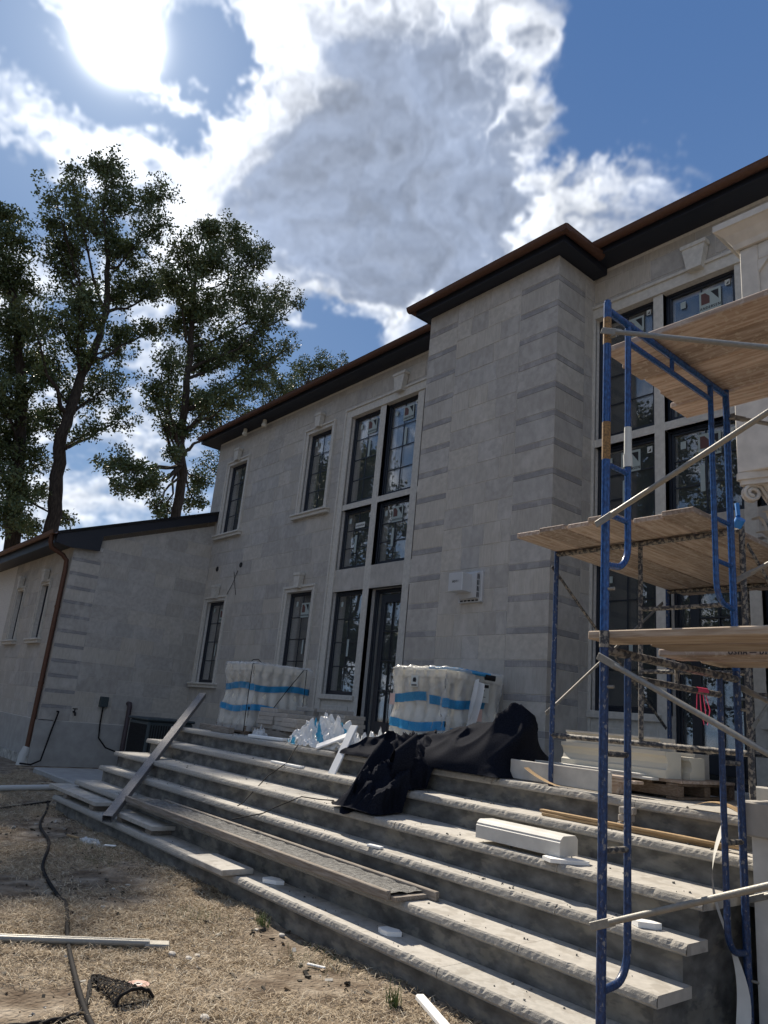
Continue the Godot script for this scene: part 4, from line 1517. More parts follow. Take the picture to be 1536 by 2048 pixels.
func photo_tree(called: String, label: String, x: float, tpx: Array, radii: Array, lobes: Array, density: float, sd: int, ca: Color, cb: Color, ls := 1.0) -> void:
	var r := RandomNumberGenerator.new()
	r.seed = sd + 500
	var trunk := []
	for p in tpx:
		trunk.append(at_x(p[0], p[1], x + (p[2] if p.size() > 2 else 0.0)))
	trunk.push_front(Vector3(trunk[0].x, -0.1, trunk[0].z))
	var ls2 := []
	for l in lobes:
		var c := at_x(l[0], l[1], x + r.randf_range(-2.6, 2.6))
		ls2.append([c, l[2] / FOCAL * (c - EYE).length()])
	grow_tree(called, label, trunk, radii, ls2, density, sd, ca, cb, ls)

func build_trees() -> void:
	var ga := Color(0.045, 0.072, 0.024)
	var gb := Color(0.085, 0.108, 0.038)
	photo_tree("oak_tree", "tallest oak, its dark forked trunk rising straight behind wing roof gutter", -36.0,
		[[103, 1075], [112, 980], [125, 870], [150, 790], [182, 716], [212, 625], [214, 520], [207, 438], [216, 345]], [0.38, 0.34, 0.31, 0.28, 0.24, 0.2, 0.16, 0.12, 0.07, 0.03],
		[[215, 335, 42], [150, 352, 36], [112, 402, 38], [255, 395, 50], [325, 392, 36], [175, 435, 50], [95, 455, 48], [140, 530, 52], [235, 500, 52], [300, 470, 42], [332, 560, 40], [290, 560, 40], [240, 590, 46], [180, 610, 50], [118, 630, 50],
			[300, 650, 34], [235, 680, 46], [165, 700, 44], [220, 770, 44], [150, 790, 34], [90, 720, 46], [250, 830, 30], [100, 830, 34], [195, 850, 30], [60, 620, 40]], 1.2, 11, ga, gb, 1.0)
	photo_tree("oak_tree", "rounded oak with slim trunk between wing roof and house corner", -34.5,
		[[350, 1050], [364, 943], [360, 889], [370, 800], [380, 720], [385, 620], [392, 540], [405, 465]], [0.28, 0.26, 0.23, 0.21, 0.19, 0.16, 0.12, 0.08, 0.03],
		[[410, 462, 36], [470, 480, 40], [372, 500, 36], [430, 530, 48], [510, 520, 40], [355, 565, 44], [490, 580, 48], [558, 590, 40], [420, 620, 52], [540, 660, 44], [590, 612, 24], [360, 640, 44], [460, 690, 50], [585, 690, 26], [520, 720, 38], [400, 720, 50],
			[330, 720, 38], [440, 790, 46], [380, 800, 42], [500, 770, 34], [318, 790, 34], [430, 840, 32], [360, 862, 36], [300, 765, 24], [250, 930, 36], [285, 968, 36], [228, 978, 24], [310, 1012, 22], [215, 930, 22], [345, 900, 20], [398, 960, 28], [395, 1012, 26], [330, 1040, 18]], 1.65, 23, ga, gb, 1.0)
	photo_tree("oak_tree", "leaning oak at the left picture edge with twin stems", -38.0,
		[[22, 1100], [30, 980], [42, 860], [40, 740], [30, 620], [10, 520], [-20, 430]], [0.38, 0.36, 0.32, 0.28, 0.23, 0.17, 0.1, 0.05],
		[[10, 430, 34], [30, 480, 40], [-20, 520, 50], [30, 560, 46], [50, 640, 44], [-10, 640, 56], [30, 710, 52], [70, 760, 40], [0, 790, 56], [60, 840, 46], [20, 880, 50], [-30, 900, 60], [70, 920, 38], [30, 970, 46], [80, 990, 26], [10, 1040, 46], [60, 1060, 34], [-40, 740, 60], [140, 1040, 18]], 1.35, 37, ga, gb, 1.0)
	photo_tree("oak_tree", "paler distant tree showing above the left house eave", -43.0,
		[[560, 1000], [580, 900], [600, 820], [620, 750]], [0.3, 0.26, 0.2, 0.12, 0.05],
		[[650, 730, 32], [605, 745, 40], [562, 765, 40], [682, 718, 18], [525, 790, 38], [590, 795, 40], [480, 830, 40], [640, 780, 34], [545, 840, 36], [440, 890, 30], [410, 930, 30]], 0.8, 51, ga, gb, 1.0)
	# trees across the lawn behind the viewer, mirrored in the panes
	var r := RandomNumberGenerator.new()
	r.seed = 99
	var spots := [[-5.0, 13.5, 15.0], [-10.5, 11.0, 16.0], [-16.5, 12.5, 17.0], [-22.5, 10.5, 16.5], [-28.5, 12.0, 15.0], [-35.0, 10.0, 18.5], [-42.0, 12.0, 20.0], [-50.0, 9.0, 21.0], [-60.0, 12.0, 23.0], [13.0, 4.0, 16.0]]
	var nth := ["first", "second", "third", "fourth", "fifth", "sixth", "seventh", "eighth", "ninth", "tenth", "eleventh", "twelfth"]
	var b := Vector3(spots[0][0], -0.1, spots[0][1])
	var hh := 15.0
	var lobes := []
	for k in 54:
		var t := r.randf()
		var a := r.randf() * TAU
		var rad := 4.3 * sin(PI * clampf(0.14 + 0.80 * t, 0, 1)) * sqrt(r.randf())
		lobes.append([b + Vector3(cos(a) * rad, lerpf(hh * 0.16, hh * 0.93, t), sin(a) * rad), r.randf_range(0.8, 1.3)])
	grow_tree("oak_tree", "tree across the lawn behind the viewer, first from the scaffold, mirrored in panes", [b, b + Vector3(0.1, hh * 0.35, 0), b + Vector3(0.3, hh * 0.65, 0.1), b + Vector3(0.2, hh * 0.92, 0)], [0.28, 0.22, 0.14, 0.04], lobes, 0.40, 200, ga, gb, 1.15)
	var first: Node3D = get_child(get_child_count() - 1)
	for i in range(1, spots.size()):
		var o: Node3D = first.duplicate()
		o.name = numbered("oak_tree")
		add_child(o)
		o.position = Vector3(spots[i][0], -0.1, spots[i][1])
		o.rotation.y = i * 1.7
		o.scale = Vector3.ONE * (spots[i][2] / hh)
		tag(o, "tree across the lawn behind the viewer, %s from the scaffold, mirrored in panes" % nth[i], "tree", "oaks round the house")

# ---------------------------------------------------------------- scaffold
# an arch frame in the plane x = const, from z0 (front) to z1 (back)
func arch_frame(label: String, x: float, y0: float, y1: float, z0: float, z1: float, paint: String, header: String, bend_y: float, rungs: Array, group: String) -> Node3D:
	var o := thing("arch_scaffold", label, "scaffold frame", Vector3(x, y0, (z0 + z1) * 0.5), 0.0, group)
	var r := 0.0215
	for z in [z0, z1]:
		var g := Geo.new()
		g.tube([Vector3(x, y0, z), Vector3(x, y1, z)], r, 12)
		g.tube([Vector3(x, y1 - 0.002, z), Vector3(x, y1 + 0.015, z)], r * 0.8, 12)
		part(g, "leg", mats[paint], o)
	var g := Geo.new()
	g.tube([Vector3(x, y1 - 0.045, z0), Vector3(x, y1 - 0.045, z1)], r, 12)
	part(g, "header", mats[header], o)
	var ia := z0 + signf(z1 - z0) * 0.205
	var ib := z1 - signf(z1 - z0) * 0.215
	g = Geo.new()
	g.tube([Vector3(x, y1 - 0.155, ia), Vector3(x, y1 - 0.155, ib)], 0.017, 10)
	part(g, "lower_rail", mats[header], o)
	g = Geo.new()
	g.tube([Vector3(x, y1 - 0.06, (ia + ib) * 0.5), Vector3(x, y1 - 0.145, (ia + ib) * 0.5)], 0.013, 8)
	part(g, "strut", mats[header], o)
	for s in [[z0, ia], [z1, ib]]:
		g = Geo.new()
		var pts := [Vector3(x, y1 - 0.05, s[1]), Vector3(x, bend_y + 0.13, s[1])]
		for i in 6:
			var a := PI / 2 * (i + 1) / 6.0
			pts.append(Vector3(x, bend_y + 0.13 - 0.13 * sin(a), s[1] + (s[0] - s[1]) * 0.55 * (1 - cos(a))))
		pts.append(Vector3(x, bend_y - 0.01, s[0]))
		g.tube(pts, 0.0175, 10)
		part(g, "inner_leg", mats[paint], o)
		for ry in rungs:
			g = Geo.new()
			g.tube([Vector3(x, ry, s[0]), Vector3(x, ry, s[1])], 0.0145, 8)
			part(g, "rung", mats[header], o)
		for ry in [y0 + 0.25, y1 - 0.22]:
			g = Geo.new()
			g.tube([Vector3(x + 0.015, ry, s[0]), Vector3(x + 0.055, ry, s[0])], 0.008, 6)
			part(g, "brace_stud", mats["galvanised"], o)
	return o

func brace(label: String, a: Vector3, b: Vector3, group: String, m := "galvanised", r := 0.0135) -> void:
	var g := Geo.new()
	var d := (b - a).normalized()
	g.tube([a + d * 0.09, b - d * 0.09], r, 10)
	for e in [[a, d], [b, -d]]:
		# flattened ends
		var bas := Basis(e[1], e[1].cross(Vector3(0, 0, 1)).normalized(), Vector3.ZERO)
		bas.z = bas.x.cross(bas.y)
		if absf(d.z) > absf(d.x):
			bas = Basis(e[1], e[1].cross(Vector3(1, 0, 0)).normalized(), Vector3.ZERO)
			bas.z = bas.x.cross(bas.y)
		g.bbox(Transform3D(bas, e[0] + e[1] * 0.05), Vector3(0.13, 0.036, 0.008), 0.003)
	lone(g, "cross_brace", mats[m], (a + b) * 0.5, label, "brace", group)

func plank(called: String, m: String, lo: Vector3, hi: Vector3, label: String, group: String, tilt := 0.0) -> MeshInstance3D:
	var g := Geo.new()
	var c := (lo + hi) * 0.5
	g.bbox(Transform3D(Basis(Vector3.UP, tilt), c), hi - lo, 0.006)
	return lone(g, called, mats[m], Vector3(c.x, lo.y, c.z), label, "plank", group)

func build_scaffold() -> void:
	var x := -2.06
	var zf := -3.12
	var zb := -4.50
	var lower := arch_frame("mortar splashed lower blue scaffold frame standing in front of steps", x, 0.13, 2.015, zf, zb, "dirty_blue", "dirty_paint", 0.52, [1.49, 1.07], "arch scaffold frames")
	var upper := arch_frame("clean bright blue upper scaffold frame under the top planks", x, 2.017, 3.875, zf, zb, "blue_paint", "blue_paint", 2.40, [2.93, 2.66], "arch scaffold frames")
	# patches of old paint, rust and tape on the posts
	var g := Geo.new()
	for p in [[3.62, 3.78], [2.95, 3.16]]:
		g.tube([Vector3(x, p[0], zf), Vector3(x, p[1], zf)], 0.0222, 12, false)
	part(g, "paint_patch", mats["paint_tan"], upper)
	g = Geo.new()
	g.tube([Vector3(x, 3.02, zf - 0.205), Vector3(x, 3.20, zf - 0.205)], [0.021, 0.0195], 10, false)
	g.tube([Vector3(x, 2.97, zf - 0.207), Vector3(x, 3.04, zf - 0.202)], 0.024, 10, false)
	part(g, "tape_wrap", mats["sticker_white"], upper)
	g = Geo.new()
	g.tube([Vector3(x, 1.98, zf), Vector3(x, 2.06, zf)], 0.024, 12)
	part(g, "coupling", mats["dirty_paint"], lower)
	for z in [zf, zb]:
		g = Geo.new()
		var gy: float = -0.01 if z == zf else 0.77
		if z == zf:
			g.bar(Vector3(x - 0.07, -0.02, z - 0.07), Vector3(x + 0.07, 0.012, z + 0.07), 0.003)
			g.tube([Vector3(x, 0.0, z), Vector3(x, 0.2, z)], 0.016, 8)
		else:
			g.bar(Vector3(x - 0.07, -0.02, z - 0.07), Vector3(x + 0.07, 0.012, z + 0.07), 0.003)
			g.tube([Vector3(x, 0.0, z), Vector3(x, 0.2, z)], 0.016, 8)
		part(g, "base_jack", mats["galvanised"], lower)
	# the next pair of frames stands just outside the picture
	var o2 := lower.duplicate()
	o2.name = numbered("arch_scaffold")
	add_child(o2)
	o2.position.x = 0.10
	tag(o2, "lower scaffold frame at the far right, beyond the braces", "scaffold frame", "arch scaffold frames")
	var o3 := upper.duplicate()
	o3.name = numbered("arch_scaffold")
	add_child(o3)
	o3.position.x = 0.10
	tag(o3, "upper scaffold frame at the far right, beyond the braces", "scaffold frame", "arch scaffold frames")
	for f in [[zf + 0.035, "front", 1.0], [zb - 0.035, "rear", 0.0]]:
		var z: float = f[0]
		var pos: String = "front" if f[2] > 0.5 else "rear"
		brace("grey tube brace dropping rightward from the top of the blue frame, %s side" % pos, Vector3(x, 3.69, z), Vector3(0.1, 2.66, z), "scaffold cross braces")
		brace("grey tube brace climbing rightward from the middle blue frame, %s side" % pos, Vector3(x, 2.59, z + 0.03 * (1 if f[2] > 0.5 else -1)), Vector3(0.1, 3.56, z + 0.03 * (1 if f[2] > 0.5 else -1)), "scaffold cross braces")
		brace("long grey brace dropping rightward in front of lower frame, %s side" % pos, Vector3(x, 1.93, z), Vector3(0.1, 0.87, z), "scaffold cross braces")
		brace("pale brace climbing rightward over the lower steps, %s side" % pos, Vector3(x, 0.77, z + 0.03 * (1 if f[2] > 0.5 else -1)), Vector3(0.1, 1.69, z + 0.03 * (1 if f[2] > 0.5 else -1)), "scaffold cross braces")
	# top deck, planks run along x
	var w := 0.238
	var zz := -3.565
	var words := ["nearest", "second", "third", "fourth"]
	for i in 4:
		plank("scaffold_plank", "plank_x%d" % i, Vector3(-2.37 - [0.0, 0.03, 0.012, 0.04][i], 3.858 + [0.0, 0.004, 0.001, 0.006][i], zz - w + 0.010), Vector3(0.42, 3.90 + [0.0, 0.004, 0.001, 0.006][i], zz), "%s brown plank of the highest deck, counted from the lawn side" % words[i], "top deck planks")
		zz -= w
	plank("scaffold_plank", "plank_x2", Vector3(-2.47, 3.862, -4.76), Vector3(0.42, 3.904, -4.53), "rear plank of the highest deck, jutting out furthest left", "top deck planks")
	# rear bay: frames across x, with a deck running back to the wall
	for f in [[-5.1, "ladder"], [-6.95, "ladder"]]:
		var z: float = f[0]
		var near := z > -6.0
		var o := thing("ladder_scaffold", "mortar caked navy scaffold frame standing on the landing edge" if near else "mortar caked scaffold frame close to the window wall", "scaffold frame", Vector3(-3.05, 1.16, z), 0.0, "landing scaffold frames")
		for xx in [-3.85, -2.26]:
			g = Geo.new()
			g.tube([Vector3(xx, 1.162, z), Vector3(xx, 3.09, z)], 0.021, 12)
			part(g, "leg", mats["dirty_blue"] if xx < -3 else mats["dirty_paint"], o)
		for yy in [3.062, 1.55]:
			g = Geo.new()
			g.tube([Vector3(-3.85, yy, z), Vector3(-2.26, yy, z)], 0.021, 10)
			part(g, "cross_rail", mats["dirty_paint"], o)
		g = Geo.new()
		g.tube([Vector3(-3.05, 1.56, z), Vector3(-3.05, 3.05, z)], 0.018, 10)
		part(g, "mid_post", mats["dirty_paint"], o)
		for yy in [2.54, 2.07]:
			g = Geo.new()
			g.tube([Vector3(-3.05, yy, z), Vector3(-2.26, yy, z)], 0.017, 8)
			part(g, "rung", mats["dirty_paint"], o)
	for xx in [-3.89, -2.22]:
		var side := "left" if xx < -3 else "right"
		brace("thin brace of the landing scaffold sloping down toward the wall, %s side" % side, Vector3(xx, 2.95, -5.1), Vector3(xx, 1.72, -6.95), "landing braces", "dirty_paint", 0.012)
		brace("thin brace of the landing scaffold sloping up toward the wall, %s side" % side, Vector3(xx - 0.02, 1.72, -5.1), Vector3(xx - 0.02, 2.95, -6.95), "landing braces", "galvanised", 0.012)
	var px := -3.86
	var nth := ["leftmost", "second from left", "third from left", "fourth from left", "fifth from left", "rightmost"]
	for i in 6:
		var ww := 0.25
		var up := 0.0 if i != 3 else 0.042
		plank("scaffold_plank", "plank_z%d" % (i % 4), Vector3(px + 0.006, 3.086 + 0.003 * (i % 3), -7.3), Vector3(px + ww - 0.006, 3.128 + 0.003 * (i % 3), -4.56 + [0.0, 0.03, 0.0, 0.10, -0.1, -0.05][i]), "%s plank of the middle deck running back to the wall" % nth[i], "middle deck planks")
		px += ww + 0.002
	# lumber lying on the lower frames
	plank("lumber_board", "lumber0", Vector3(-2.19, 2.03, -3.40), Vector3(0.5, 2.072, -3.17), "front pale board across the lower scaffold frames", "boards on the lower frames")
	plank("lumber_board", "lumber1", Vector3(-2.02, 2.03, -3.74), Vector3(0.5, 2.068, -3.52), "narrow pale board second from the lawn on the lower frames", "boards on the lower frames", 0.05)
	var pl := plank("lumber_board", "plank_x1", Vector3(-2.20, 2.03, -4.10), Vector3(0.5, 2.07, -3.86), "reddish stamped board third from the lawn on lower frames", "boards on the lower frames")
	lettering("OSHA \u2014 DI-65", Vector3(-1.68, 2.05, -3.859), 0.038, mats["ink"], pl)
	plank("lumber_board", "lumber3", Vector3(-2.12, 2.03, -4.42), Vector3(0.5, 2.07, -4.18), "rear board across the lower scaffold frames", "boards on the lower frames")
	# small things hung on the scaffold
	g = Geo.new()
	for i in 4:
		var a := Vector3(-2.06, 1.86, -4.02 - i * 0.03)
		g.tube([a, a + Vector3(0.01 * i, -0.1, 0.01), a + Vector3(0.02, -0.15 - 0.03 * (i % 2), 0.012 * (i - 1))], [0.002, 0.003, 0.002], 5)
	g.tube([Vector3(-2.06, 1.862, -4.0), Vector3(-2.06, 1.864, -4.12)], 0.019, 8, false)
	lone(g, "marking_ribbon", mats["pink"], Vector3(-2.06, 1.86, -4.05), "pink marking ribbon tied to the lower scaffold rail", "ribbon")
	g = Geo.new()
	g.tube([Vector3(-2.28, 3.09, -5.07), Vector3(-2.24, 3.135, -5.05)], 0.034, 16)
	g.tube([Vector3(-2.26, 3.16, -5.06), Vector3(-2.275, 3.26, -5.08)], 0.016, 10)
	var roll := lone(g, "tape_roll", mats["blue_tape_roll"], Vector3(-2.26, 3.09, -5.06), "bright blue cap hung on landing scaffold post by the capital", "cap")
	# pale strap hanging on the rear post
	var rows := []
	for i in 26:
		var t := i / 25.0
		var c := Vector3(-2.09 - 0.05 * sin(t * 5.0), 1.18 - t * 1.08, -4.36 + 0.07 * sin(t * 6.5))
		var tw := t * 2.2 + 0.6
		var hw := 0.024 + 0.012 * sin(t * 9.0)
		rows.append(PackedVector3Array([c - Vector3(cos(tw), 0, sin(tw)) * hw, c + Vector3(cos(tw), 0, sin(tw)) * hw]))
	g = Geo.new()
	g.grid(rows)
	lone(g, "hanging_strap", mats["white_trim"], Vector3(-2.09, 0.1, -4.36), "pale twisted strap hanging down the rear scaffold post", "strap")

# ---------------------------------------------------------------- things on the landing
func pallet_parts(o: Node3D, x0: float, x1: float, z0: float, z1: float, y: float, m := "pallet_wood") -> void:
	for k in 3:
		var g := Geo.new()
		var z := lerpf(z0 + 0.045, z1 - 0.045, k / 2.0)
		g.bar(Vector3(x0, y + 0.018, z - 0.045), Vector3(x1, y + 0.098, z + 0.045), 0.004)
		part(g, "stringer", mats[m], o)
	for lv in [[y, y + 0.017], [y + 0.099, y + 0.116]]:
		var n := 6 if lv[0] > y + 0.05 else 3
		for k in n:
			var g := Geo.new()
			var x := lerpf(x0 + 0.05, x1 - 0.05, float(k) / (n - 1))
			g.bar(Vector3(x - 0.05, lv[0], z0), Vector3(x + 0.05, lv[1], z1), 0.003)
			part(g, "deck_board", mats[m], o)

func baluster(o: Vector3, h: float, g: Geo) -> void:
	var w := 0.075
	g.bar(o + Vector3(-w, 0, -w), o + Vector3(w, 0.09, w), 0.006)
	g.lathe(o + Vector3(0, 0.09, 0), [Vector2(0.065, 0), Vector2(0.05, 0.03), Vector2(0.045, 0.06), Vector2(0.075, 0.16), Vector2(0.082, 0.22), Vector2(0.07, 0.30), Vector2(0.045, 0.42), Vector2(0.038, 0.52), Vector2(0.045, h - 0.26), Vector2(0.062, h - 0.22), Vector2(0.055, h - 0.18)], 14)
	g.bar(o + Vector3(-w, h - 0.09, -w), o + Vector3(w, h, w), 0.006)

# balusters on a pallet, wrapped in film with printed blue tape and strapped
func wrapped_pallet(label: String, x0: float, x1: float, z0: float, z1: float, nx: int, nz: int, h: float, sd: int, bands: Array) -> Node3D:
	var y := 1.162
	var o := thing("wrapped_balusters", label, "pallet load", Vector3((x0 + x1) * 0.5, y, (z0 + z1) * 0.5), 0.0, "wrapped baluster pallets")
	pallet_parts(o, x0, x1, z1, z0, y)
	var yb := y + 0.118
	for i in nx:
		for j in nz:
			if i != nx - 1 and j != 0 and i != 0 and j != nz - 1:
				continue
			var g := Geo.new()
			baluster(Vector3(lerpf(x0 + 0.1, x1 - 0.1, float(i) / (nx - 1)), yb, lerpf(z0 - 0.1, z1 + 0.1, float(j) / (nz - 1))), h, g)
			part(g, "baluster", mats["cast_white"], o)
	var nf := FastNoiseLite.new()
	nf.seed = sd
	nf.frequency = 2.2
	nf.fractal_octaves = 4
	# film: follows the outline of the load, pulled in between caps and feet
	var ring := func(t: float, yy: float, grow: float) -> Vector3:
		var wx := x1 - x0
		var wz := z0 - z1
		var per := 2.0 * (wx + wz)
		var s := fposmod(t, 1.0) * per
		var p: Vector3
		var nrm: Vector3
		var along := 0.0
		var num := 1
		if s < wx:
			p = Vector3(x0 + s, yy, z0); nrm = Vector3(0, 0, 1); along = s / wx; num = nx
		elif s < wx + wz:
			p = Vector3(x1, yy, z0 - (s - wx)); nrm = Vector3(1, 0, 0); along = (s - wx) / wz; num = nz
		elif s < 2 * wx + wz:
			p = Vector3(x1 - (s - wx - wz), yy, z1); nrm = Vector3(0, 0, -1); along = (s - wx - wz) / wx; num = nx
		else:
			p = Vector3(x0, yy, z1 + (s - 2 * wx - wz)); nrm = Vector3(-1, 0, 0); along = (s - 2 * wx - wz) / wz; num = nz
		var hr := clampf((yy - yb) / h, 0, 1)
		var waist := 0.055 * pow(sin(PI * clampf((hr - 0.06) / 0.86, 0, 1)), 2.0) - 0.03 * exp(-pow((hr - 0.33) / 0.13, 2.0))
		var rib := 0.030 * (pow(absf(sin(PI * along * num)), 0.7) - 0.75) * (1.0 - 0.5 * hr)
		var corner := minf(along, 1.0 - along)
		var rd := 0.035 * exp(-corner * 12.0)
		var wr := nf.get_noise_3d(p.x * 1.4, p.y * 2.6, p.z * 1.4) * 0.022 + nf.get_noise_3d(p.x * 5.0, p.y * 2.0, p.z * 5.0) * 0.010 + nf.get_noise_3d(p.x * 9.0 + p.y * 4.0, p.y * 7.0, p.z * 9.0) * 0.006
		return p + nrm * (0.012 + grow - waist + rib - rd + wr)
	var rows := []
	var cols := 150
	for i in 40:
		var t := i / 39.0
		var yy := yb - 0.07 + t * (h + 0.085)
		var l := PackedVector3Array()
		for j in cols + 1:
			l.append(ring.call(float(j) / cols, yy, 0.03 * pow(1 - t, 6.0) + 0.012 * pow(t, 8.0)))
		rows.append(l)
	# gathered top
	var c := Vector3((x0 + x1) * 0.5, yb + h + 0.02, (z0 + z1) * 0.5)
	for q in [0.97, 0.85, 0.5, 0.05]:
		var l := PackedVector3Array()
		for j in cols + 1:
			var e: Vector3 = rows[39][j]
			var p: Vector3 = c.lerp(e, q)
			p.y = c.y + 0.01 + 0.03 * nf.get_noise_3d(p.x * 6, 0, p.z * 6) + 0.012 * (1 - q)
			l.append(p)
		rows.append(l)
	var g := Geo.new()
	g.grid(rows)
	part(g, "plastic_film", mats["wrap"], o)
	for b in bands:
		var br := []
		for i in 4:
			var l := PackedVector3Array()
			var n := int((b[1] - b[0]) * cols)
			for j in n + 1:
				var t := lerpf(b[0], b[1], float(j) / n)
				var yy: float = yb + b[2] + b[3] * (i / 3.0) + 0.02 * sin(t * 23.0 + b[2] * 9.0)
				l.append(ring.call(t, yy, 0.006 + 0.03 * pow(1 - clampf((yy - yb + 0.07) / (h + 0.085), 0, 1), 6.0)))
			br.append(l)
		g = Geo.new()
		g.grid(br)
		part(g, "blue_tape", mats["tape_blue"], o)
	return o

func strap(o: Node3D, pts: Array, r := 0.006) -> void:
	var g := Geo.new()
	g.tube(pts, r, 5)
	part(g, "strap", mats["strap"], o)

func build_platform_things() -> void:
	# perimeter runs: front (+z) face first, then the right (+x) face
	var a := wrapped_pallet("film wrapped balusters with blue tape, on pallet at left end of landing", -10.28, -9.42, -5.50, -6.58, 4, 6, 0.86, 3, [[0.0, 0.50, 0.50, 0.09], [0.0, 0.50, 0.20, 0.085]])
	strap(a, [Vector3(-9.40, 1.2, -5.47), Vector3(-9.37, 1.7, -5.45), Vector3(-9.39, 2.14, -5.47), Vector3(-9.6, 2.17, -5.7)])
	strap(a, [Vector3(-9.36, 1.2, -6.40), Vector3(-9.37, 1.7, -6.40), Vector3(-9.37, 2.15, -6.40), Vector3(-9.6, 2.17, -6.4)])
	strap(a, [Vector3(-9.38, 1.55, -5.9), Vector3(-9.35, 1.85, -6.1), Vector3(-9.37, 2.15, -6.35)])
	strap(a, [Vector3(-9.75, 2.165, -5.62), Vector3(-9.72, 2.22, -5.66), Vector3(-9.66, 2.23, -5.7), Vector3(-9.6, 2.17, -5.76)])
	var b := wrapped_pallet("film wrapped balusters with torn side, on pallet before the stone bay", -6.98, -6.02, -6.02, -7.02, 5, 5, 0.88, 8, [[0.0, 0.16, 0.50, 0.10], [0.175, 0.42, 0.47, 0.10], [0.0, 0.25, 0.19, 0.10], [0.27, 0.46, 0.14, 0.08]])
	strap(b, [Vector3(-6.93, 1.18, -5.99), Vector3(-6.93, 1.7, -5.97), Vector3(-6.93, 2.15, -5.99), Vector3(-6.8, 2.19, -6.2)])
	var g := Geo.new()
	g.box(Vector3(-6.58, 1.95, -5.995), Vector3(-6.46, 2.08, -5.99))
	var tg := part(g, "shipping_label", mats["sticker_white"], b)
	g = Geo.new()
	g.lathe(Vector3(-6.52, 2.005, -5.989), [Vector2(0.028, 0), Vector2(0.03, 0.03), Vector2(0.02, 0.05)], 10, 0.05)
	g.box(Vector3(-6.565, 1.96, -5.9895), Vector3(-6.475, 1.975, -5.988))
	part(g, "print", mats["ink"], tg)
	g = Geo.new()
	g.box(Vector3(-5.985, 1.84, -6.70), Vector3(-5.98, 2.06, -6.48))
	tg = part(g, "shipping_label", mats["sticker_white"], b)
	g = Geo.new()
	g.box(Vector3(-5.9795, 2.01, -6.69), Vector3(-5.978, 2.045, -6.49))
	g.box(Vector3(-5.9795, 1.97, -6.62), Vector3(-5.978, 1.985, -6.49))
	g.box(Vector3(-5.9795, 1.90, -6.64), Vector3(-5.978, 1.907, -6.56))
	part(g, "print", mats["ink"], tg)
	for p in [[-6.90, 1.74], [-6.0, 1.70]]:
		g = Geo.new()
		if p[0] < -6.5:
			g.box(Vector3(-6.93, 1.73, -5.988), Vector3(-6.84, 1.86, -5.984))
		else:
			g.box(Vector3(-5.984, 1.62, -6.60), Vector3(-5.98, 1.76, -6.50))
		part(g, "pink_tag", mats["skin_paper"], b)
	# loose torn film flap
	var rows := []
	for i in 12:
		var t := i / 11.0
		var l := PackedVector3Array()
		for j in 8:
			var u := j / 7.0
			l.append(Vector3(-5.93 + 0.07 * sin(u * 5.0 + t * 3.0), 1.30 + 0.80 * t - 0.06 * u, -6.12 - 0.42 * t * 0.8 - u * (0.26 * (1 - t) + 0.03)))
		rows.append(l)
	g = Geo.new()
	g.colored = true
	g.tint = Color(1, 1, 1)
	g.grid(rows)
	part(g, "torn_film", mats["film"], b)
	# rolled blue and white film along the top edge
	g = Geo.new()
	g.tube([Vector3(-6.4, 2.185, -6.1), Vector3(-6.1, 2.18, -6.3), Vector3(-5.9, 2.15, -6.62)], [0.02, 0.028, 0.024], 8)
	part(g, "rolled_film", mats["tape_blue"], b)
	g = Geo.new()
	g.tube([Vector3(-5.93, 2.13, -6.56), Vector3(-5.86, 2.12, -6.66)], 0.034, 8)
	part(g, "roll_end", mats["rubber"], b)
	# timber bearers under the left pallet
	g = Geo.new()
	g.bar(Vector3(-10.5, 1.162, -5.44), Vector3(-9.9, 1.24, -5.35), 0.005)
	lone(g, "timber_block", mats["grey_wood"], Vector3(-10.2, 1.16, -5.4), "weathered timber block left of the wrapped pallet feet", "timber", "bearers on the landing")
	g = Geo.new()
	g.bar(Vector3(-9.85, 1.162, -5.30), Vector3(-9.35, 1.245, -5.20), 0.005)
	lone(g, "timber_block", mats["grey_wood"], Vector3(-9.6, 1.16, -5.25), "weathered timber block lying right below the wrapped pallet strap", "timber", "bearers on the landing")
	# stack of cut slabs on a pallet
	var sp := thing("stone_pallet", "worn grey pallet under the heap of cut stone slabs", "pallet", Vector3(-8.6, 1.16, -5.9))
	pallet_parts(sp, -9.25, -8.15, -6.5, -5.52, 1.163, "grey_wood")
	var piles := [[-9.0, -5.80, 5, 0.50, 0.62, 0.06], [-8.62, -5.78, 4, 0.42, 0.60, -0.05], [-8.28, -5.72, 3, 0.42, 0.66, 0.08], [-8.95, -6.35, 6, 0.48, 0.5, 0.12], [-8.5, -6.38, 6, 0.46, 0.5, -0.08], [-8.22, -6.36, 5, 0.4, 0.5, 0.05]]
	var pn := ["back left", "near middle", "near right", "far left", "far middle", "far right"]
	var lv := ["lowest", "second", "third", "fourth", "fifth", "sixth"]
	for pi in piles.size():
		var p: Array = piles[pi]
		var yy := 1.281
		for k in p[2]:
			g = Geo.new()
			var th := 0.055
			g.bbox(Transform3D(Basis(Vector3.UP, p[5] + rng.randf_range(-0.05, 0.05)), Vector3(p[0] + rng.randf_range(-0.02, 0.02), yy + th * 0.5, p[1] + rng.randf_range(-0.02, 0.02))), Vector3(p[3] * 0.76, th - 0.002, p[4] * 0.78), 0.004)
			lone(g, "stone_slab", mats["slab_stone"], Vector3(p[0], yy, p[1]), "%s cut stone slab of the %s pile on the grey pallet" % [lv[k], pn[pi]], "slab", "slabs piled on the pallet")
			yy += th
	# crumpled film bag
	film_heap("plastic_sheet", "crumpled white plastic sheet with blue print spilling over the landing", Vector3(-7.28, 1.162, -5.38), 0.60, 0.36, 0.46, 61, true)
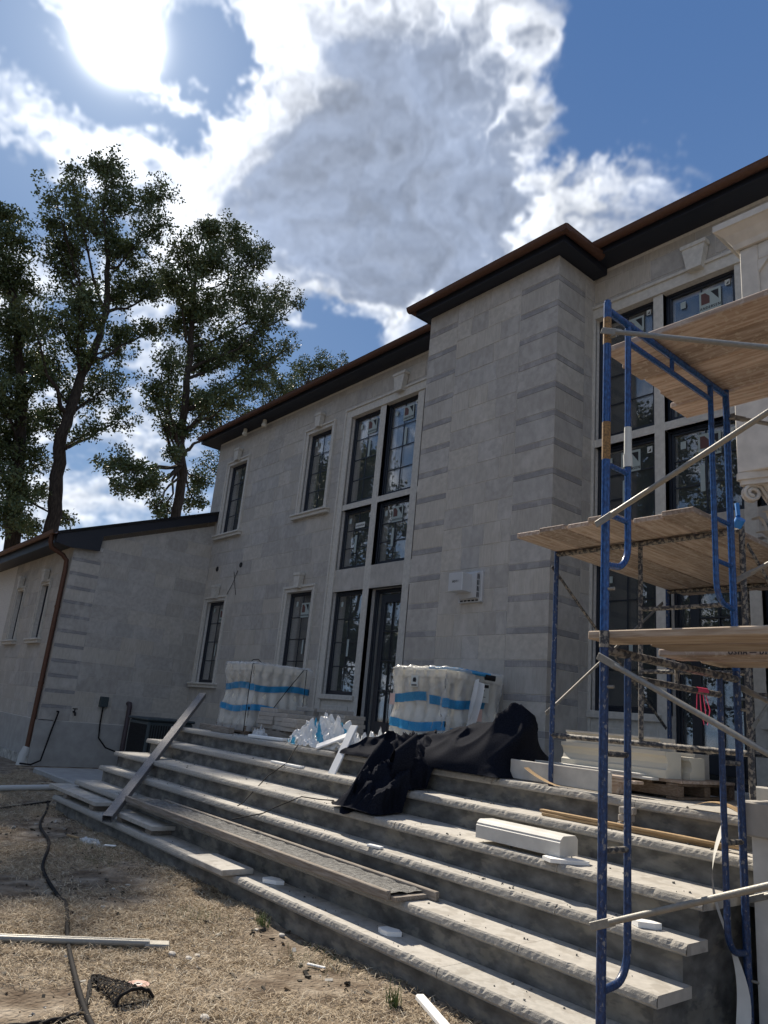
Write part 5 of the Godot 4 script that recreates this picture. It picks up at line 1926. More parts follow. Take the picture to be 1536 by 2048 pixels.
	film_heap("plastic_sheet", "bunched white film at the foot of the torn baluster pallet", Vector3(-6.62, 1.162, -5.62), 0.30, 0.28, 0.30, 62, false)
	film_heap("plastic_sheet", "small twist of clear film under the slab pallet corner", Vector3(-8.72, 1.162, -5.32), 0.14, 0.10, 0.17, 63, false)
	# white foam and trim scraps
	g = Geo.new()
	g.bbox(Transform3D(Basis.from_euler(Vector3(0.0, 0.25, 0.0)), Vector3(-8.35, 1.185, -5.22)), Vector3(0.62, 0.04, 0.1), 0.01)
	lone(g, "trim_scrap", mats["foam"], Vector3(-8.35, 1.16, -5.22), "pale flat offcut lying in front of the slab pallet", "offcut", "white offcuts")
	g = Geo.new()
	g.bbox(Transform3D(Basis.from_euler(Vector3(0.95, 0.35, 0.12)), Vector3(-6.42, 1.20, -4.96)), Vector3(0.10, 0.025, 0.62), 0.006)
	lone(g, "trim_scrap", mats["foam"], Vector3(-6.42, 1.0, -4.9), "long white strip leaning over the top step by the black tarp", "offcut", "white offcuts")
	g = Geo.new()
	g.bbox(Transform3D(Basis.from_euler(Vector3(0.3, 0.9, 0.45)), Vector3(-6.85, 1.27, -5.15)), Vector3(0.42, 0.02, 0.14), 0.006)
	g.bbox(Transform3D(Basis.from_euler(Vector3(-0.2, 0.9, 1.2)), Vector3(-6.66, 1.32, -5.22)), Vector3(0.26, 0.02, 0.12), 0.006)
	lone(g, "trim_scrap", mats["foam"], Vector3(-6.8, 1.16, -5.15), "bent white angle piece propped on the plastic sheet", "offcut", "white offcuts")
	build_tarp()
	# pallet of mouldings at the right
	var mp := thing("moulding_pallet", "brown pallet under cream mouldings at right of the landing", "pallet", Vector3(-3.6, 1.16, -6.1))
	pallet_parts(mp, -4.25, -3.05, -6.55, -5.62, 1.163)
	g = Geo.new()
	g.bar(Vector3(-4.3, 1.282, -6.5), Vector3(-3.02, 1.306, -5.62), 0.004)
	lone(g, "cover_board", mats["plank_x3"], Vector3(-3.65, 1.282, -6.05), "thin brown sheet between pallet and cream mouldings", "board")
	for m in [[1.307, 0.20, -5.72, "front cream moulding with chipped edge on the pallet sheet", -4.12, -3.14, "cast_white"], [1.508, 0.10, -5.78, "flat grey moulding lying on top of the cream one", -4.12, -3.22, "cast_stone"], [1.307, 0.17, -6.02, "second cream moulding behind the front one", -4.2, -3.1, "cast_white"], [1.307, 0.20, -6.30, "rear cream moulding nearest the door", -4.2, -3.2, "cast_stone"]]:
		g = Geo.new()
		var hh: float = m[1]
		var prof := PackedVector2Array([Vector2(-0.12, 0), Vector2(0.12, 0), Vector2(0.12, hh * 0.3), Vector2(0.10, hh * 0.36), Vector2(0.085, hh * 0.55), Vector2(0.10, hh * 0.75), Vector2(0.125, hh * 0.85), Vector2(0.125, hh), Vector2(-0.12, hh)])
		g.prism(Transform3D(Basis(Vector3(0, 0, 1), Vector3.UP, Vector3(-1, 0, 0)), Vector3(m[5], m[0], m[2])), prof, m[5] - m[4])
		lone(g, "cream_moulding", mats[m[6]], Vector3((m[4] + m[5]) * 0.5, m[0], m[2]), m[3], "moulding", "mouldings on the pallet")
	g = Geo.new()
	g.bar(Vector3(-4.33, 1.307, -5.60), Vector3(-3.3, 1.325, -5.50), 0.003)
	g.bar(Vector3(-4.33, 1.285, -5.61), Vector3(-3.2, 1.305, -5.50), 0.003)
	lone(g, "thin_strip", mats["white_trim"], Vector3(-3.8, 1.29, -5.55), "pair of thin white strips along the front of the pallet sheet", "strip")
	# board on edge along the landing
	g = Geo.new()
	g.bbox(Transform3D(Basis(Vector3.UP, 0.0), Vector3(-3.83, 1.245, -5.17)), Vector3(0.98, 0.155, 0.025), 0.005)
	lone(g, "fascia_board", mats["cast_stone"], Vector3(-3.83, 1.165, -5.17), "cream board standing on edge behind the landing scaffold foot", "board")
	g = Geo.new()
	g.bbox(Transform3D(Basis(Vector3.UP, 0.02), Vector3(-3.85, 1.285, -5.32)), Vector3(1.1, 0.022, 0.13), 0.004)
	g.bbox(Transform3D(Basis(Vector3.UP, -0.02), Vector3(-3.75, 1.262, -5.34)), Vector3(1.1, 0.022, 0.12), 0.004)
	g.bbox(Transform3D(Basis(Vector3.UP, 0.0), Vector3(-3.8, 1.206, -5.33)), Vector3(0.9, 0.088, 0.1), 0.004)
	lone(g, "lath_bundle", mats["plank_x0"], Vector3(-3.8, 1.165, -5.33), "bundle of brown laths lying behind the cream edge board", "laths")
	g = Geo.new()
	var cr := []
	for i in 10:
		var t := i / 9.0
		var yy := 1.172 + 0.10 * pow(1 - t, 1.8)
		cr.append(PackedVector3Array([Vector3(-4.08 + t * 0.36, yy, -5.04 + 0.02 * t), Vector3(-4.08 + t * 0.36, yy + 0.004, -5.10 + 0.02 * t)]))
	g.grid(cr)
	lone(g, "wood_offcut", mats["stained_board"], Vector3(-3.9, 1.165, -5.06), "curled tan wood sliver in front of the cream board", "offcut")
	g = Geo.new()
	cr = []
	for i in 10:
		var t := i / 9.0
		var yy := 1.166 + 0.05 * sin(t * PI)
		cr.append(PackedVector3Array([Vector3(-2.66 + t * 0.36, yy, -5.0 - 0.05 * t), Vector3(-2.66 + t * 0.36, yy + 0.012, -5.08 - 0.05 * t)]))
	g.grid(cr)
	lone(g, "wood_offcut", mats["stained_board"], Vector3(-2.5, 1.165, -5.04), "curved wood sliver by the rear scaffold post", "offcut")
	g = Geo.new()
	for i in 3:
		g.bbox(Transform3D(Basis(Vector3.UP, 0.1 * i), Vector3(-3.03 + 0.01 * i, TY[4] + 0.031 + i * 0.05, -4.86)), Vector3(0.10 - 0.012 * (2 - i), 0.046, 0.08), 0.006)
	lone(g, "brick_stub", mats["slab_stone"], Vector3(-3.03, TY[4], -4.86), "short stack of stone offcuts tucked against the top riser", "offcut")
	# air conditioner behind the steps
	var ac := thing("air_conditioner", "dark green air conditioner unit between wing and steps", "air conditioner", Vector3(-13.9, 0.09, -6.2))
	g = Geo.new()
	g.bar(Vector3(-14.4, 0.092, -6.75), Vector3(-13.5, 1.12, -5.85), 0.03)
	part(g, "cabinet", mats["unit_green"], ac)
	g = Geo.new()
	g.bar(Vector3(-14.43, 1.12, -6.78), Vector3(-13.47, 1.17, -5.82), 0.02)
	part(g, "lid", mats["unit_green"], ac)
	for i in 16:
		g = Geo.new()
		g.box(Vector3(-14.32 + i * 0.05, 0.2, -5.85), Vector3(-14.30 + i * 0.05, 1.05, -5.838))
		part(g, "fin", mats["dark_gap"], ac)
	for i in 16:
		g = Geo.new()
		g.box(Vector3(-13.5, 0.2, -6.67 + i * 0.05), Vector3(-13.488, 1.05, -6.65 + i * 0.05))
		part(g, "fin", mats["dark_gap"], ac)

func film_heap(called: String, label: String, o: Vector3, rx: float, rz: float, h: float, sd: int, blue: bool) -> void:
	var nf := FastNoiseLite.new()
	nf.seed = sd
	nf.frequency = 2.4
	nf.fractal_type = FastNoiseLite.FRACTAL_RIDGED
	nf.fractal_octaves = 2
	var n2 := FastNoiseLite.new()
	n2.seed = sd + 7
	n2.frequency = 1.5
	var rows := []
	var N := 64
	for i in N:
		var l := PackedVector3Array()
		for j in N:
			var u := (j / float(N - 1)) * 2 - 1
			var w := (i / float(N - 1)) * 2 - 1
			var rr := sqrt(u * u + w * w) + 0.22 * n2.get_noise_2d(u * 2.2, w * 2.2)
			var up := h * pow(clampf(1.0 - rr, 0, 1), 0.55) * (0.65 + 0.5 * n2.get_noise_2d(u * 1.2 + 9, w * 1.2))
			var fold := (n2.get_noise_2d(u * 3.0 + 4.0, w * 3.0) * 0.30 + (0.5 - absf(sin(u * 5.0 + w * 3.0 + 3.0 * n2.get_noise_2d(u, w)))) * 0.13) * h * smoothstep(1.05, 0.6, rr)
			var dx := n2.get_noise_3d(u * 2, w * 2, 5.0) * 0.04
			l.append(o + Vector3(u * rx + dx, maxf(up + fold, 0.004 + 0.006 * (n2.get_noise_2d(u * 9, w * 9) + 1.0)), -w * rz + n2.get_noise_3d(u * 2, w * 2, 15.0) * 0.03))
		rows.append(l)
	var g := Geo.new()
	g.colored = true
	var nr := []
	for i in N:
		var l := PackedVector3Array()
		for j in N:
			l.append((rows[i][mini(j + 1, N - 1)] - rows[i][maxi(j - 1, 0)]).cross(rows[mini(i + 1, N - 1)][j] - rows[maxi(i - 1, 0)][j]).normalized())
		nr.append(l)
	for i in N - 1:
		for j in N - 1:
			var u := j / float(N - 1) * 2 - 1
			var w := i / float(N - 1) * 2 - 1
			if u * u + w * w > 1.1 + 0.2 * n2.get_noise_2d(u * 5, w * 5):
				continue
			var band := absf(fposmod(u * 1.2 + w * 1.4 + 0.25 * n2.get_noise_2d(u, w), 1.15) - 0.5)
			g.tint = Color(0.05, 0.42, 0.68) if blue and band < 0.10 else Color(1, 1, 1)
			g.tris(rows[i][j], rows[i][j + 1], rows[i + 1][j + 1], nr[i][j], nr[i][j + 1], nr[i + 1][j + 1])
			g.tris(rows[i][j], rows[i + 1][j + 1], rows[i + 1][j], nr[i][j], nr[i + 1][j + 1], nr[i + 1][j])
	lone(g, called, mats["film"], o, label, "plastic sheet", "loose plastic sheets")

func step_height(z: float) -> float:
	var y := 0.0
	for k in 6:
		if z < TZ[k] + 0.02:
			y = TY[k]
	return y

func build_tarp() -> void:
	var t := thing("black_tarp", "crumpled black landscape fabric heaped on landing and drooping down the steps", "tarp", Vector3(-5.4, 1.16, -5.3))
	var nf := FastNoiseLite.new()
	nf.seed = 77
	nf.frequency = 1.3
	nf.fractal_type = FastNoiseLite.FRACTAL_RIDGED
	nf.fractal_octaves = 3
	var n2 := FastNoiseLite.new()
	n2.seed = 78
	n2.frequency = 1.1
	n2.fractal_octaves = 3
	# heap on the landing: long ridge rising to the right, with soft folds running down from it
	var rows := []
	var NX := 130
	var NZ := 64
	for i in NZ:
		var l := PackedVector3Array()
		for j in NX:
			var u := j / float(NX - 1)
			var w := i / float(NZ - 1)
			var x := lerpf(-6.62, -4.28, u)
			var z := lerpf(-4.92, -5.92, w)
			var wob := n2.get_noise_2d(x * 0.8, z * 0.8)
			var ridge := lerpf(0.20, 0.50, smoothstep(0.1, 0.9, u))
			var crest := 0.55 + 0.14 * wob
			var sec := pow(clampf(w / crest if w < crest else (1.0 - w) / (1.0 - crest), 0.0, 1.0), 0.62)
			var endf := smoothstep(0.0, 0.10, u) * pow(smoothstep(1.0, 0.93, u), 0.5)
			var f1 := 1.0 - absf(sin(x * 3.4 + z * 5.0 + wob * 4.0))
			var f2 := 1.0 - absf(sin(x * 7.5 - z * 4.0 + wob * 5.0 + 1.0))
			var y := (ridge + 0.10 * f1 * f1 + 0.05 * f2 - 0.06) * sec * endf
			y += 0.13 * exp(-pow((u - 0.86) / 0.06, 2.0)) * sec
			var dx := 0.10 * sin(y * 9.0 + z * 4.0) * endf
			l.append(Vector3(x + dx, 1.168 + maxf(y, 0.0), z + 0.06 * sin(x * 5.0 + y * 6.0) * sec))
		rows.append(l)
	var g := Geo.new()
	g.grid(rows)
	part(g, "heap", mats["tarp"], t)
	# tongue drooping down over the steps
	rows = []
	NX = 50
	NZ = 80
	for i in NZ:
		var l := PackedVector3Array()
		var w := i / float(NZ - 1)
		for j in NX:
			var u := j / float(NX - 1)
			var zc := lerpf(-5.30, -4.20, w)
			var wid := lerpf(0.44, 0.29, w)
			var x := -5.62 + 0.46 * w + (u - 0.5) * 2.0 * wid + 0.05 * n2.get_noise_1d(w * 5.0)
			var line_y := lerpf(1.36, 0.86, w)
			var arch := pow(maxf(0.0, sin(PI * u)), 0.6)
			var wob := n2.get_noise_2d(u * 1.5, w * 2.0)
			var f1 := 1.0 - absf(sin(u * 6.0 + w * 5.0 + wob * 3.0))
			var f2 := 1.0 - absf(sin(w * 9.0 - u * 4.0 + wob * 4.0))
			var y := line_y + (0.05 + 0.12 * f1 * f1 + 0.08 * f2) * arch - 0.05
			var floor_y := step_height(zc - 0.03)
			var rim := minf(minf(u, 1.0 - u) * 9.0, (1.0 - w) * 16.0)
			y = lerpf(floor_y + 0.015, y, smoothstep(0.0, 1.0, rim))
			y = maxf(y, floor_y + 0.012 + 0.02 * arch)
			l.append(Vector3(x + 0.05 * sin(y * 11.0 + w * 3.0), y, zc + 0.05 * arch))
		rows.append(l)
	rows.reverse()
	g = Geo.new()
	g.grid(rows)
	part(g, "drooping_fold", mats["tarp"], t)
	# curled loop of fabric standing up on the tongue
	rows = []
	for i in 30:
		var a := -0.6 + TAU * 0.92 * i / 29.0
		var l := PackedVector3Array()
		for j in 12:
			var u := j / 11.0
			var c := Vector3(-5.12 - 0.10 * u, 1.20 - 0.12 * u, -4.72 + 0.16 * u)
			l.append(c + Vector3(0.10 * cos(a), 0.22 * sin(a), 0.05 * cos(a)) * (1.0 - 0.2 * u) + Vector3(0.07, 0.04, 0.0) * sin(a))
		rows.append(l)
	g = Geo.new()
	g.grid(rows)
	part(g, "curled_edge", mats["tarp"], t)
	# hanging corner at the left of the tongue
	rows = []
	for i in 16:
		var v := i / 15.0
		var l := PackedVector3Array()
		for j in 8:
			var u := j / 7.0
			l.append(Vector3(-5.68 + 0.34 * v + 0.16 * u, lerpf(1.30, 0.80, v) + 0.06 * sin(u * 4.0 + v * 3.0), -4.85 + 0.68 * v + 0.05 * sin(u * 6.0)))
		rows.append(l)
	g = Geo.new()
	g.grid(rows)
	part(g, "hanging_corner", mats["tarp"], t)

# ---------------------------------------------------------------- things on the steps
func build_step_things() -> void:
	# metal tube lying diagonally up the flight
	var a := Vector3(-8.40, 0.215, -3.36)
	var b := Vector3(-10.38, 1.20, -4.99)
	var d := (b - a).normalized()
	var e := a + d * 3.95
	var g := Geo.new()
	var up := Vector3.UP
	var sx := d.cross(up).normalized()
	var uy := sx.cross(d)
	var bas := Basis(d, uy, sx)
	var c := (a + e) * 0.5
	var hw := 0.052
	var hh := 0.036
	var wl := 0.004
	for s in [[Vector3(0, hh, 0), Vector3(3.95, wl, hw * 2)], [Vector3(0, -hh, 0), Vector3(3.95, wl, hw * 2)], [Vector3(0, 0, hw), Vector3(3.95, hh * 2 - wl, wl)], [Vector3(0, 0, -hw), Vector3(3.95, hh * 2 - wl, wl)]]:
		g.xbox(Transform3D(bas, c + uy * 0.02 + bas * s[0]), s[1])
	lone(g, "metal_tube", mats["aluminium"], a, "long square metal tube leaning diagonally up the left of the steps", "tube")
	# wooden forming trough with mortar on the second tread
	var tr := thing("mortar_trough", "long weathered wooden trough of dried mortar on the second step", "trough", Vector3(-6.4, TY[1], -3.78))
	g = Geo.new()
	g.bar(Vector3(-8.65, TY[1] + 0.002, -3.66), Vector3(-4.05, TY[1] + 0.062, -3.62), 0.005)
	part(g, "side_board", mats["grey_wood"], tr)
	g = Geo.new()
	g.bar(Vector3(-8.35, TY[1] + 0.002, -3.995), Vector3(-3.92, TY[1] + 0.062, -3.955), 0.005)
	part(g, "side_board", mats["grey_wood"], tr)
	g = Geo.new()
	g.bar(Vector3(-8.6, TY[1] + 0.003, -3.955), Vector3(-4.0, TY[1] + 0.03, -3.661), 0.003)
	part(g, "bottom_board", mats["grey_wood"], tr)
	var nf := FastNoiseLite.new()
	nf.seed = 5
	nf.frequency = 6.0
	nf.fractal_octaves = 3
	var rows := []
	for i in 9:
		var l := PackedVector3Array()
		for j in 260:
			var x := lerpf(-8.55, -4.05, j / 259.0)
			var z := lerpf(-3.662, -3.953, i / 8.0)
			l.append(Vector3(x, TY[1] + 0.046 + 0.012 * nf.get_noise_2d(x + z * 0.4, z * 2.0), z))
		rows.append(l)
	g = Geo.new()
	g.grid(rows)
	part(g, "dried_mortar", mats["cement"], tr)
	# loose slabs lying proud on the lowest tread
	var y := TY[0]
	for s in [[-10.98, -9.20, 0.062, -3.50, -3.84, "loose slab jutting past the left end of lowest step"], [-8.72, -7.60, 0.05, -3.52, -3.80, "loose slab raised on a strip under the metal tube foot"], [-6.45, -5.80, 0.004, -3.36, -3.66, "loose slab pushed forward on the lowest step"]]:
		g = Geo.new()
		var lift: float = s[2]
		g.bbox(Transform3D(Basis(), Vector3((s[0] + s[1]) * 0.5, y + lift + 0.024, (s[3] + s[4]) * 0.5)), Vector3(s[1] - s[0], 0.046, s[3] - s[4]), 0.005)
		lone(g, "loose_slab", mats["tread"], Vector3((s[0] + s[1]) * 0.5, y, (s[3] + s[4]) * 0.5), s[5], "slab", "loose slabs on the lowest step")
		if lift > 0.01:
			for q in [0.15, 0.85]:
				g = Geo.new()
				var x: float = lerpf(s[0] if s[0] > -10.6 else -10.6, s[1], q)
				g.bar(Vector3(x - 0.05, y + 0.001, s[4] + 0.02), Vector3(x + 0.09, y + lift, s[3] - 0.03), 0.003)
				lone(g, "packing_strip", mats["grey_wood"], Vector3(x, y, (s[3] + s[4]) * 0.5), "wood packing strip under the %s end of the %s" % ["left" if q < 0.5 else "right", "jutting slab" if s[0] < -10 else "tube foot slab"], "packing", "packing strips")
	# white moulding on the fourth tread
	g = Geo.new()
	var prof := PackedVector2Array([Vector2(-0.10, 0), Vector2(0.10, 0), Vector2(0.10, 0.085), Vector2(0.092, 0.092), Vector2(0.092, 0.102), Vector2(0.075, 0.118), Vector2(0.06, 0.125), Vector2(-0.075, 0.125), Vector2(-0.10, 0.10)])
	var bs := Basis(Vector3.UP, 0.02) * Basis(Vector3(0, 0, 1), Vector3.UP, Vector3(-1, 0, 0))
	g.prism(Transform3D(bs, Vector3(-3.13, TY[3] + 0.028, -4.36)), prof, 0.72)
	lone(g, "trim_moulding", mats["white_trim"], Vector3(-3.5, TY[3], -4.33), "smooth pale grey trim moulding lying on the fourth step", "moulding")
	g = Geo.new()
	shard(g, Vector3(-3.12, TY[3] + 0.002, -4.29), 0.16, 0.10, 0.024, 3)
	lone(g, "foam_scrap", mats["foam"], Vector3(-3.12, TY[3], -4.29), "white foam wedge under the right end of the trim moulding", "foam scrap", "white foam scraps")
	for f in [[-5.52, TY[0], -3.66, 0.11, 0.08, 0.03, "white foam piece right of the pushed forward slab"], [-4.03, TY[0], -3.64, 0.085, 0.07, 0.028, "white foam piece lying below the trough end on lowest step"], [-2.44, TY[2], -4.13, 0.09, 0.045, 0.03, "white foam chip near right end of the third step"]]:
		g = Geo.new()
		shard(g, Vector3(f[0], f[1] + 0.002, f[2]), f[3], f[4], f[5], int(f[0] * -100))
		lone(g, "foam_scrap", mats["foam"], Vector3(f[0], f[1], f[2]), f[6], "foam scrap", "white foam scraps")
	g = Geo.new()
	g.bbox(Transform3D(Basis(Vector3.UP, -0.03), Vector3(-7.05, TY[4] + 0.014, -4.70)), Vector3(0.62, 0.024, 0.06), 0.004)
	lone(g, "foam_scrap", mats["foam"], Vector3(-7.05, TY[4], -4.70), "thin white strip lying along the fifth step", "foam scrap", "white foam scraps")
	g = Geo.new()
	g.bbox(Transform3D(Basis(Vector3.UP, 0.2), Vector3(-4.72, TY[2] + 0.012, -4.06)), Vector3(0.14, 0.02, 0.045), 0.004)
	lone(g, "foam_scrap", mats["foam"], Vector3(-4.72, TY[2], -4.06), "small white strip on third step below the tarp", "foam scrap", "white foam scraps")
	# cut plastic straps trailing down the flight
	for s in [[[-7.35, 1.18, -5.02], [-7.2, 1.10, -4.86], [-7.05, 1.0, -4.70], [-7.0, 0.86, -4.44], [-6.9, 0.79, -4.3], [-6.8, 0.62, -4.06], [-6.75, 0.6, -3.98]],
			[[-5.65, 0.80, -4.32], [-5.8, 0.79, -4.26], [-6.05, 0.78, -4.24], [-6.25, 0.66, -4.1], [-6.35, 0.59, -4.03], [-6.6, 0.5, -3.85]]]:
		g = Geo.new()
		var pts := []
		for p in s:
			pts.append(Vector3(p[0], p[1], p[2]))
		g.tube(pts, 0.0055, 5)
		lone(g, "cut_strap", mats["strap"], pts[0], "black cut strap trailing down the middle steps from the plastic sheet" if s[0][1] > 1.0 else "black cut strap curling on the fourth step left of the tarp", "strap", "cut straps")
	g = Geo.new()
	for i in 14:
		var a2 := TAU * i / 13.0
	var loop := []
	for i in 13:
		var a2 := TAU * i / 12.0
		loop.append(Vector3(-5.62 + 0.07 * cos(a2), TY[3] + 0.012, -4.34 + 0.035 * sin(a2)))
	g.tube(loop, 0.009, 6, false)
	lone(g, "cable_loop", mats["rubber"], Vector3(-5.62, TY[3], -4.34), "small black cable coil on the fourth step beside the tarp", "cable")
	# lath along the fifth tread
	g = Geo.new()
	g.bbox(Transform3D(Basis(Vector3.UP, 0.0), Vector3(-2.95, TY[4] + 0.035, -4.80)), Vector3(1.5, 0.018, 0.05), 0.003)
	g.bbox(Transform3D(Basis(Vector3.UP, 0.03), Vector3(-3.0, TY[4] + 0.013, -4.83)), Vector3(1.35, 0.022, 0.09), 0.003)
	lone(g, "lath", mats["stained_board"], Vector3(-2.95, TY[4], -4.8), "pale laths lying along the fifth step behind the scaffold", "laths")
	# crumbs of mortar on the treads
	var cg := Geo.new()
	for i in 320:
		var k := rng.randi() % 6
		var back: float = TZ[k + 1] if k < 5 else TZ[k] - 0.4
		var p := Vector3(rng.randf_range(-9.5, -2.2), TY[k] + 0.003, rng.randf_range(back, TZ[k] - 0.03))
		var s := 0.004 + 0.010 * pow(rng.randf(), 3.0)
		cg.xbox(Transform3D(Basis.from_euler(Vector3(rng.randf() * 3, rng.randf() * 3, rng.randf() * 3)), p), Vector3(s, s * 0.7, s * 1.2))
	var cr := part(cg, "mortar_crumbs", mats["concrete"])
	tag(cr, "scattered dark crumbs of mortar over the stone treads", "crumbs", "", "stuff")

func shard(g: Geo, o: Vector3, rx: float, rz: float, h: float, sd: int) -> void:
	var r := RandomNumberGenerator.new()
	r.seed = sd
	var poly := PackedVector2Array()
	for i in 6:
		var a := TAU * (i + r.randf_range(-0.3, 0.3)) / 6.0
		var k := r.randf_range(0.55, 1.2)
		poly.append(Vector2(cos(a) * rx * k, sin(a) * rz * k))
	g.prism(Transform3D(Basis(Vector3(1, 0, 0), Vector3(0, 0, -1), Vector3.UP).rotated(Vector3.UP, r.randf() * 0.6), o), poly, h)

# ---------------------------------------------------------------- things on the ground
func curve(pts: Array, per := 6) -> Array:
	var c := Curve3D.new()
	for i in pts.size():
		var t := Vector3.ZERO
		if i > 0 and i < pts.size() - 1:
			t = (pts[i + 1] - pts[i - 1]) / 6.0
		c.add_point(pts[i], -t, t)
	var out := []
	for i in pts.size() - 1:
		for k in per:
			out.append(c.sample(i, k / float(per)))
	out.append(pts[-1])
	return out

func gy(x: float, z: float) -> float:
	return ground_y(x, z, ground_noise)

func on_ground(l: Array, lift: float) -> Array:
	var out := []
	for p in l:
		out.append(Vector3(p[0], gy(p[0], p[1]) + lift, p[1]))
	return out

func build_yard_things() -> void:
	var g := Geo.new()
	g.tube(curve(on_ground([[-11.4, -3.66], [-10.7, -3.45], [-9.6, -3.05], [-8.6, -2.84], [-8.1, -2.70], [-7.3, -2.42], [-6.4, -2.28], [-6.0, -2.21], [-5.26, -1.99], [-4.47, -1.79], [-3.97, -1.69], [-3.3, -1.6]], 0.018)), 0.015, 8)
	lone(g, "power_cable", mats["rubber"], Vector3(-6, 0, -2.2), "long black cable winding across the dry lawn toward the steps", "cable")
	g = Geo.new()
	g.tube(curve(on_ground([[-10.4, -2.5], [-10.7, -2.9], [-11.0, -3.3], [-11.3, -3.66]], 0.018)), 0.014, 8)
	lone(g, "power_cable", mats["rubber"], Vector3(-10.9, 0, -3.1), "short black cable end near the left corner of the steps", "cable")
	# twisted rope and netting
	var rope := curve(on_ground([[-4.22, -1.1], [-4.16, -1.33], [-4.10, -1.52], [-4.14, -1.70], [-4.32, -1.80], [-4.52, -1.88], [-4.56, -1.93]], 0.014))
	g = Geo.new()
	for s in 2:
		var pq := []
		for i in rope.size():
			var a := i * 1.1 + PI * s
			pq.append(rope[i] + Vector3(cos(a) * 0.008, sin(a) * 0.006, sin(a) * 0.006))
		g.tube(pq, 0.0095, 6)
	lone(g, "black_rope", mats["rubber"], Vector3(-4.2, 0, -1.5), "thick twisted black rope beside the mesh bag", "rope")
	var rows := []
	var nf := FastNoiseLite.new()
	nf.seed = 8
	nf.frequency = 3.0
	for i in 26:
		var t := i / 25.0
		var c := Vector3(-4.62, 0, -1.93).lerp(Vector3(-4.10, 0, -1.96), t)
		c.y = gy(c.x, c.z) + 0.004
		var l := PackedVector3Array()
		var w := 0.02 + 0.085 * pow(t, 0.7)
		for j in 13:
			var a := PI * j / 12.0
			l.append(c + Vector3(0, sin(a) * w * 0.72 + 0.015 * nf.get_noise_2d(t * 9, j * 0.4), cos(a) * w + 0.02 * nf.get_noise_2d(t * 5, j)))
		rows.append(l)
	g = Geo.new()
	for i in range(0, 25):
		for j in 12:
			var p0: Vector3 = rows[i][j]
			var p1: Vector3 = rows[i][j + 1]
			var p2: Vector3 = rows[i + 1][j]
			g.tube([p0, p1], 0.0022, 3, false)
			g.tube([p0, p2], 0.0022, 3, false)
			if i > 17 or (i + j) % 3 == 0 or j < 4:
				g.tri(p0, p1, p2)
	var rim := []
	for j in 13:
		rim.append(rows[25][j])
	for j in range(12, -1, -1):
		rim.append(Vector3(rows[25][j].x + 0.01, gy(-4.1, -1.96) + 0.008, rows[25][j].z))
	g.tube(rim, 0.009, 6)
	lone(g, "mesh_bag", mats["rubber"], Vector3(-4.3, 0, -1.95), "torn black mesh bag with its open end toward the steps", "mesh bag")
	# cut-off disc
	g = Geo.new()
	var dc := Vector3(-4.36, gy(-4.36, -2.09) + 0.012, -2.09)
	g.lathe(dc, [Vector2(0.0125, 0.0), Vector2(0.06, 0.0), Vector2(0.062, 0.003), Vector2(0.0125, 0.005), Vector2(0.0125, 0.0)], 32)
	var disc := lone(g, "cutting_disc", mats["disc_red"], dc, "thin reddish grinder disc lying on the dry lawn", "disc")
	g = Geo.new()
	g.lathe(dc + Vector3(0, 0.0052, 0), [Vector2(0.024, 0.0), Vector2(0.0126, 0.0007)], 20)
	part(g, "arbor_ring", mats["metal_white"], disc)
	# grey channel rail and pipes
	var pa := Vector3(-5.55, gy(-5.5, -1.5) + 0.026, -1.25)
	var pb := Vector3(-4.98, gy(-4.9, -2.5) + 0.026, -2.42)
	g = Geo.new()
	g.tube([pa, pb], 0.020, 12)
	g.tube([pa + Vector3(-0.036, 0.004, -0.016), pb + Vector3(-0.036, 0.004, -0.016)], 0.014, 10)
	var dd := (pb - pa).normalized()
	var bs := Basis(dd, Vector3.UP, dd.cross(Vector3.UP))
	g.bbox(Transform3D(bs, pb + dd * 0.06 + Vector3(-0.02, -0.01, 0)), Vector3(0.16, 0.03, 0.10), 0.008)
	lone(g, "scaffold_pole", mats["galvanised"], (pa + pb) * 0.5, "grey double tube with flattened end lying on the lawn", "pole")
	g = Geo.new()
	g.tube([Vector3(-12.3, 0.05, -2.9), Vector3(-12.6, 0.05, -4.12)], 0.042, 12)
	lone(g, "plastic_pipe", mats["pvc"], Vector3(-12.4, 0, -3.5), "white plastic pipe lying left of the lowest step", "pipe")
	# long foam offcut and scraps by the lowest riser
	g = Geo.new()
	g.bbox(Transform3D(Basis(Vector3.UP, -0.42), Vector3(-3.22, 0.03, -3.30)), Vector3(0.50, 0.035, 0.055), 0.008)
	lone(g, "foam_scrap", mats["foam"], Vector3(-3.22, 0, -3.30), "long white foam strip on the lawn at the bottom of the picture", "foam scrap", "white foam scraps")
	g = Geo.new()
	g.bbox(Transform3D(Basis(Vector3.UP, 0.5), Vector3(-4.22, gy(-4.22, -3.22) + 0.012, -3.22)), Vector3(0.13, 0.012, 0.02), 0.004)
	lone(g, "foam_scrap", mats["foam"], Vector3(-4.22, 0, -3.22), "tiny white strip on the lawn below the lowest step", "foam scrap", "white foam scraps")
	film_heap("plastic_sheet", "small torn sheet of clear plastic on the lawn by the steps", Vector3(-8.35, 0.0, -3.22), 0.26, 0.09, 0.06, 91, false)
	g = Geo.new()
	g.bbox(Transform3D(Basis(Vector3.UP, 0.9), Vector3(-8.05, 0.03, -3.30)), Vector3(0.12, 0.01, 0.05), 0.003)
	lone(g, "foam_scrap", mats["foam"], Vector3(-8.05, 0, -3.30), "flat white chip beside the torn clear plastic", "foam scrap", "white foam scraps")
	g = Geo.new()
	g.bbox(Transform3D(Basis(Vector3.UP, 0.3), Vector3(-8.66, 0.02, -3.12)), Vector3(0.2, 0.02, 0.025), 0.003)
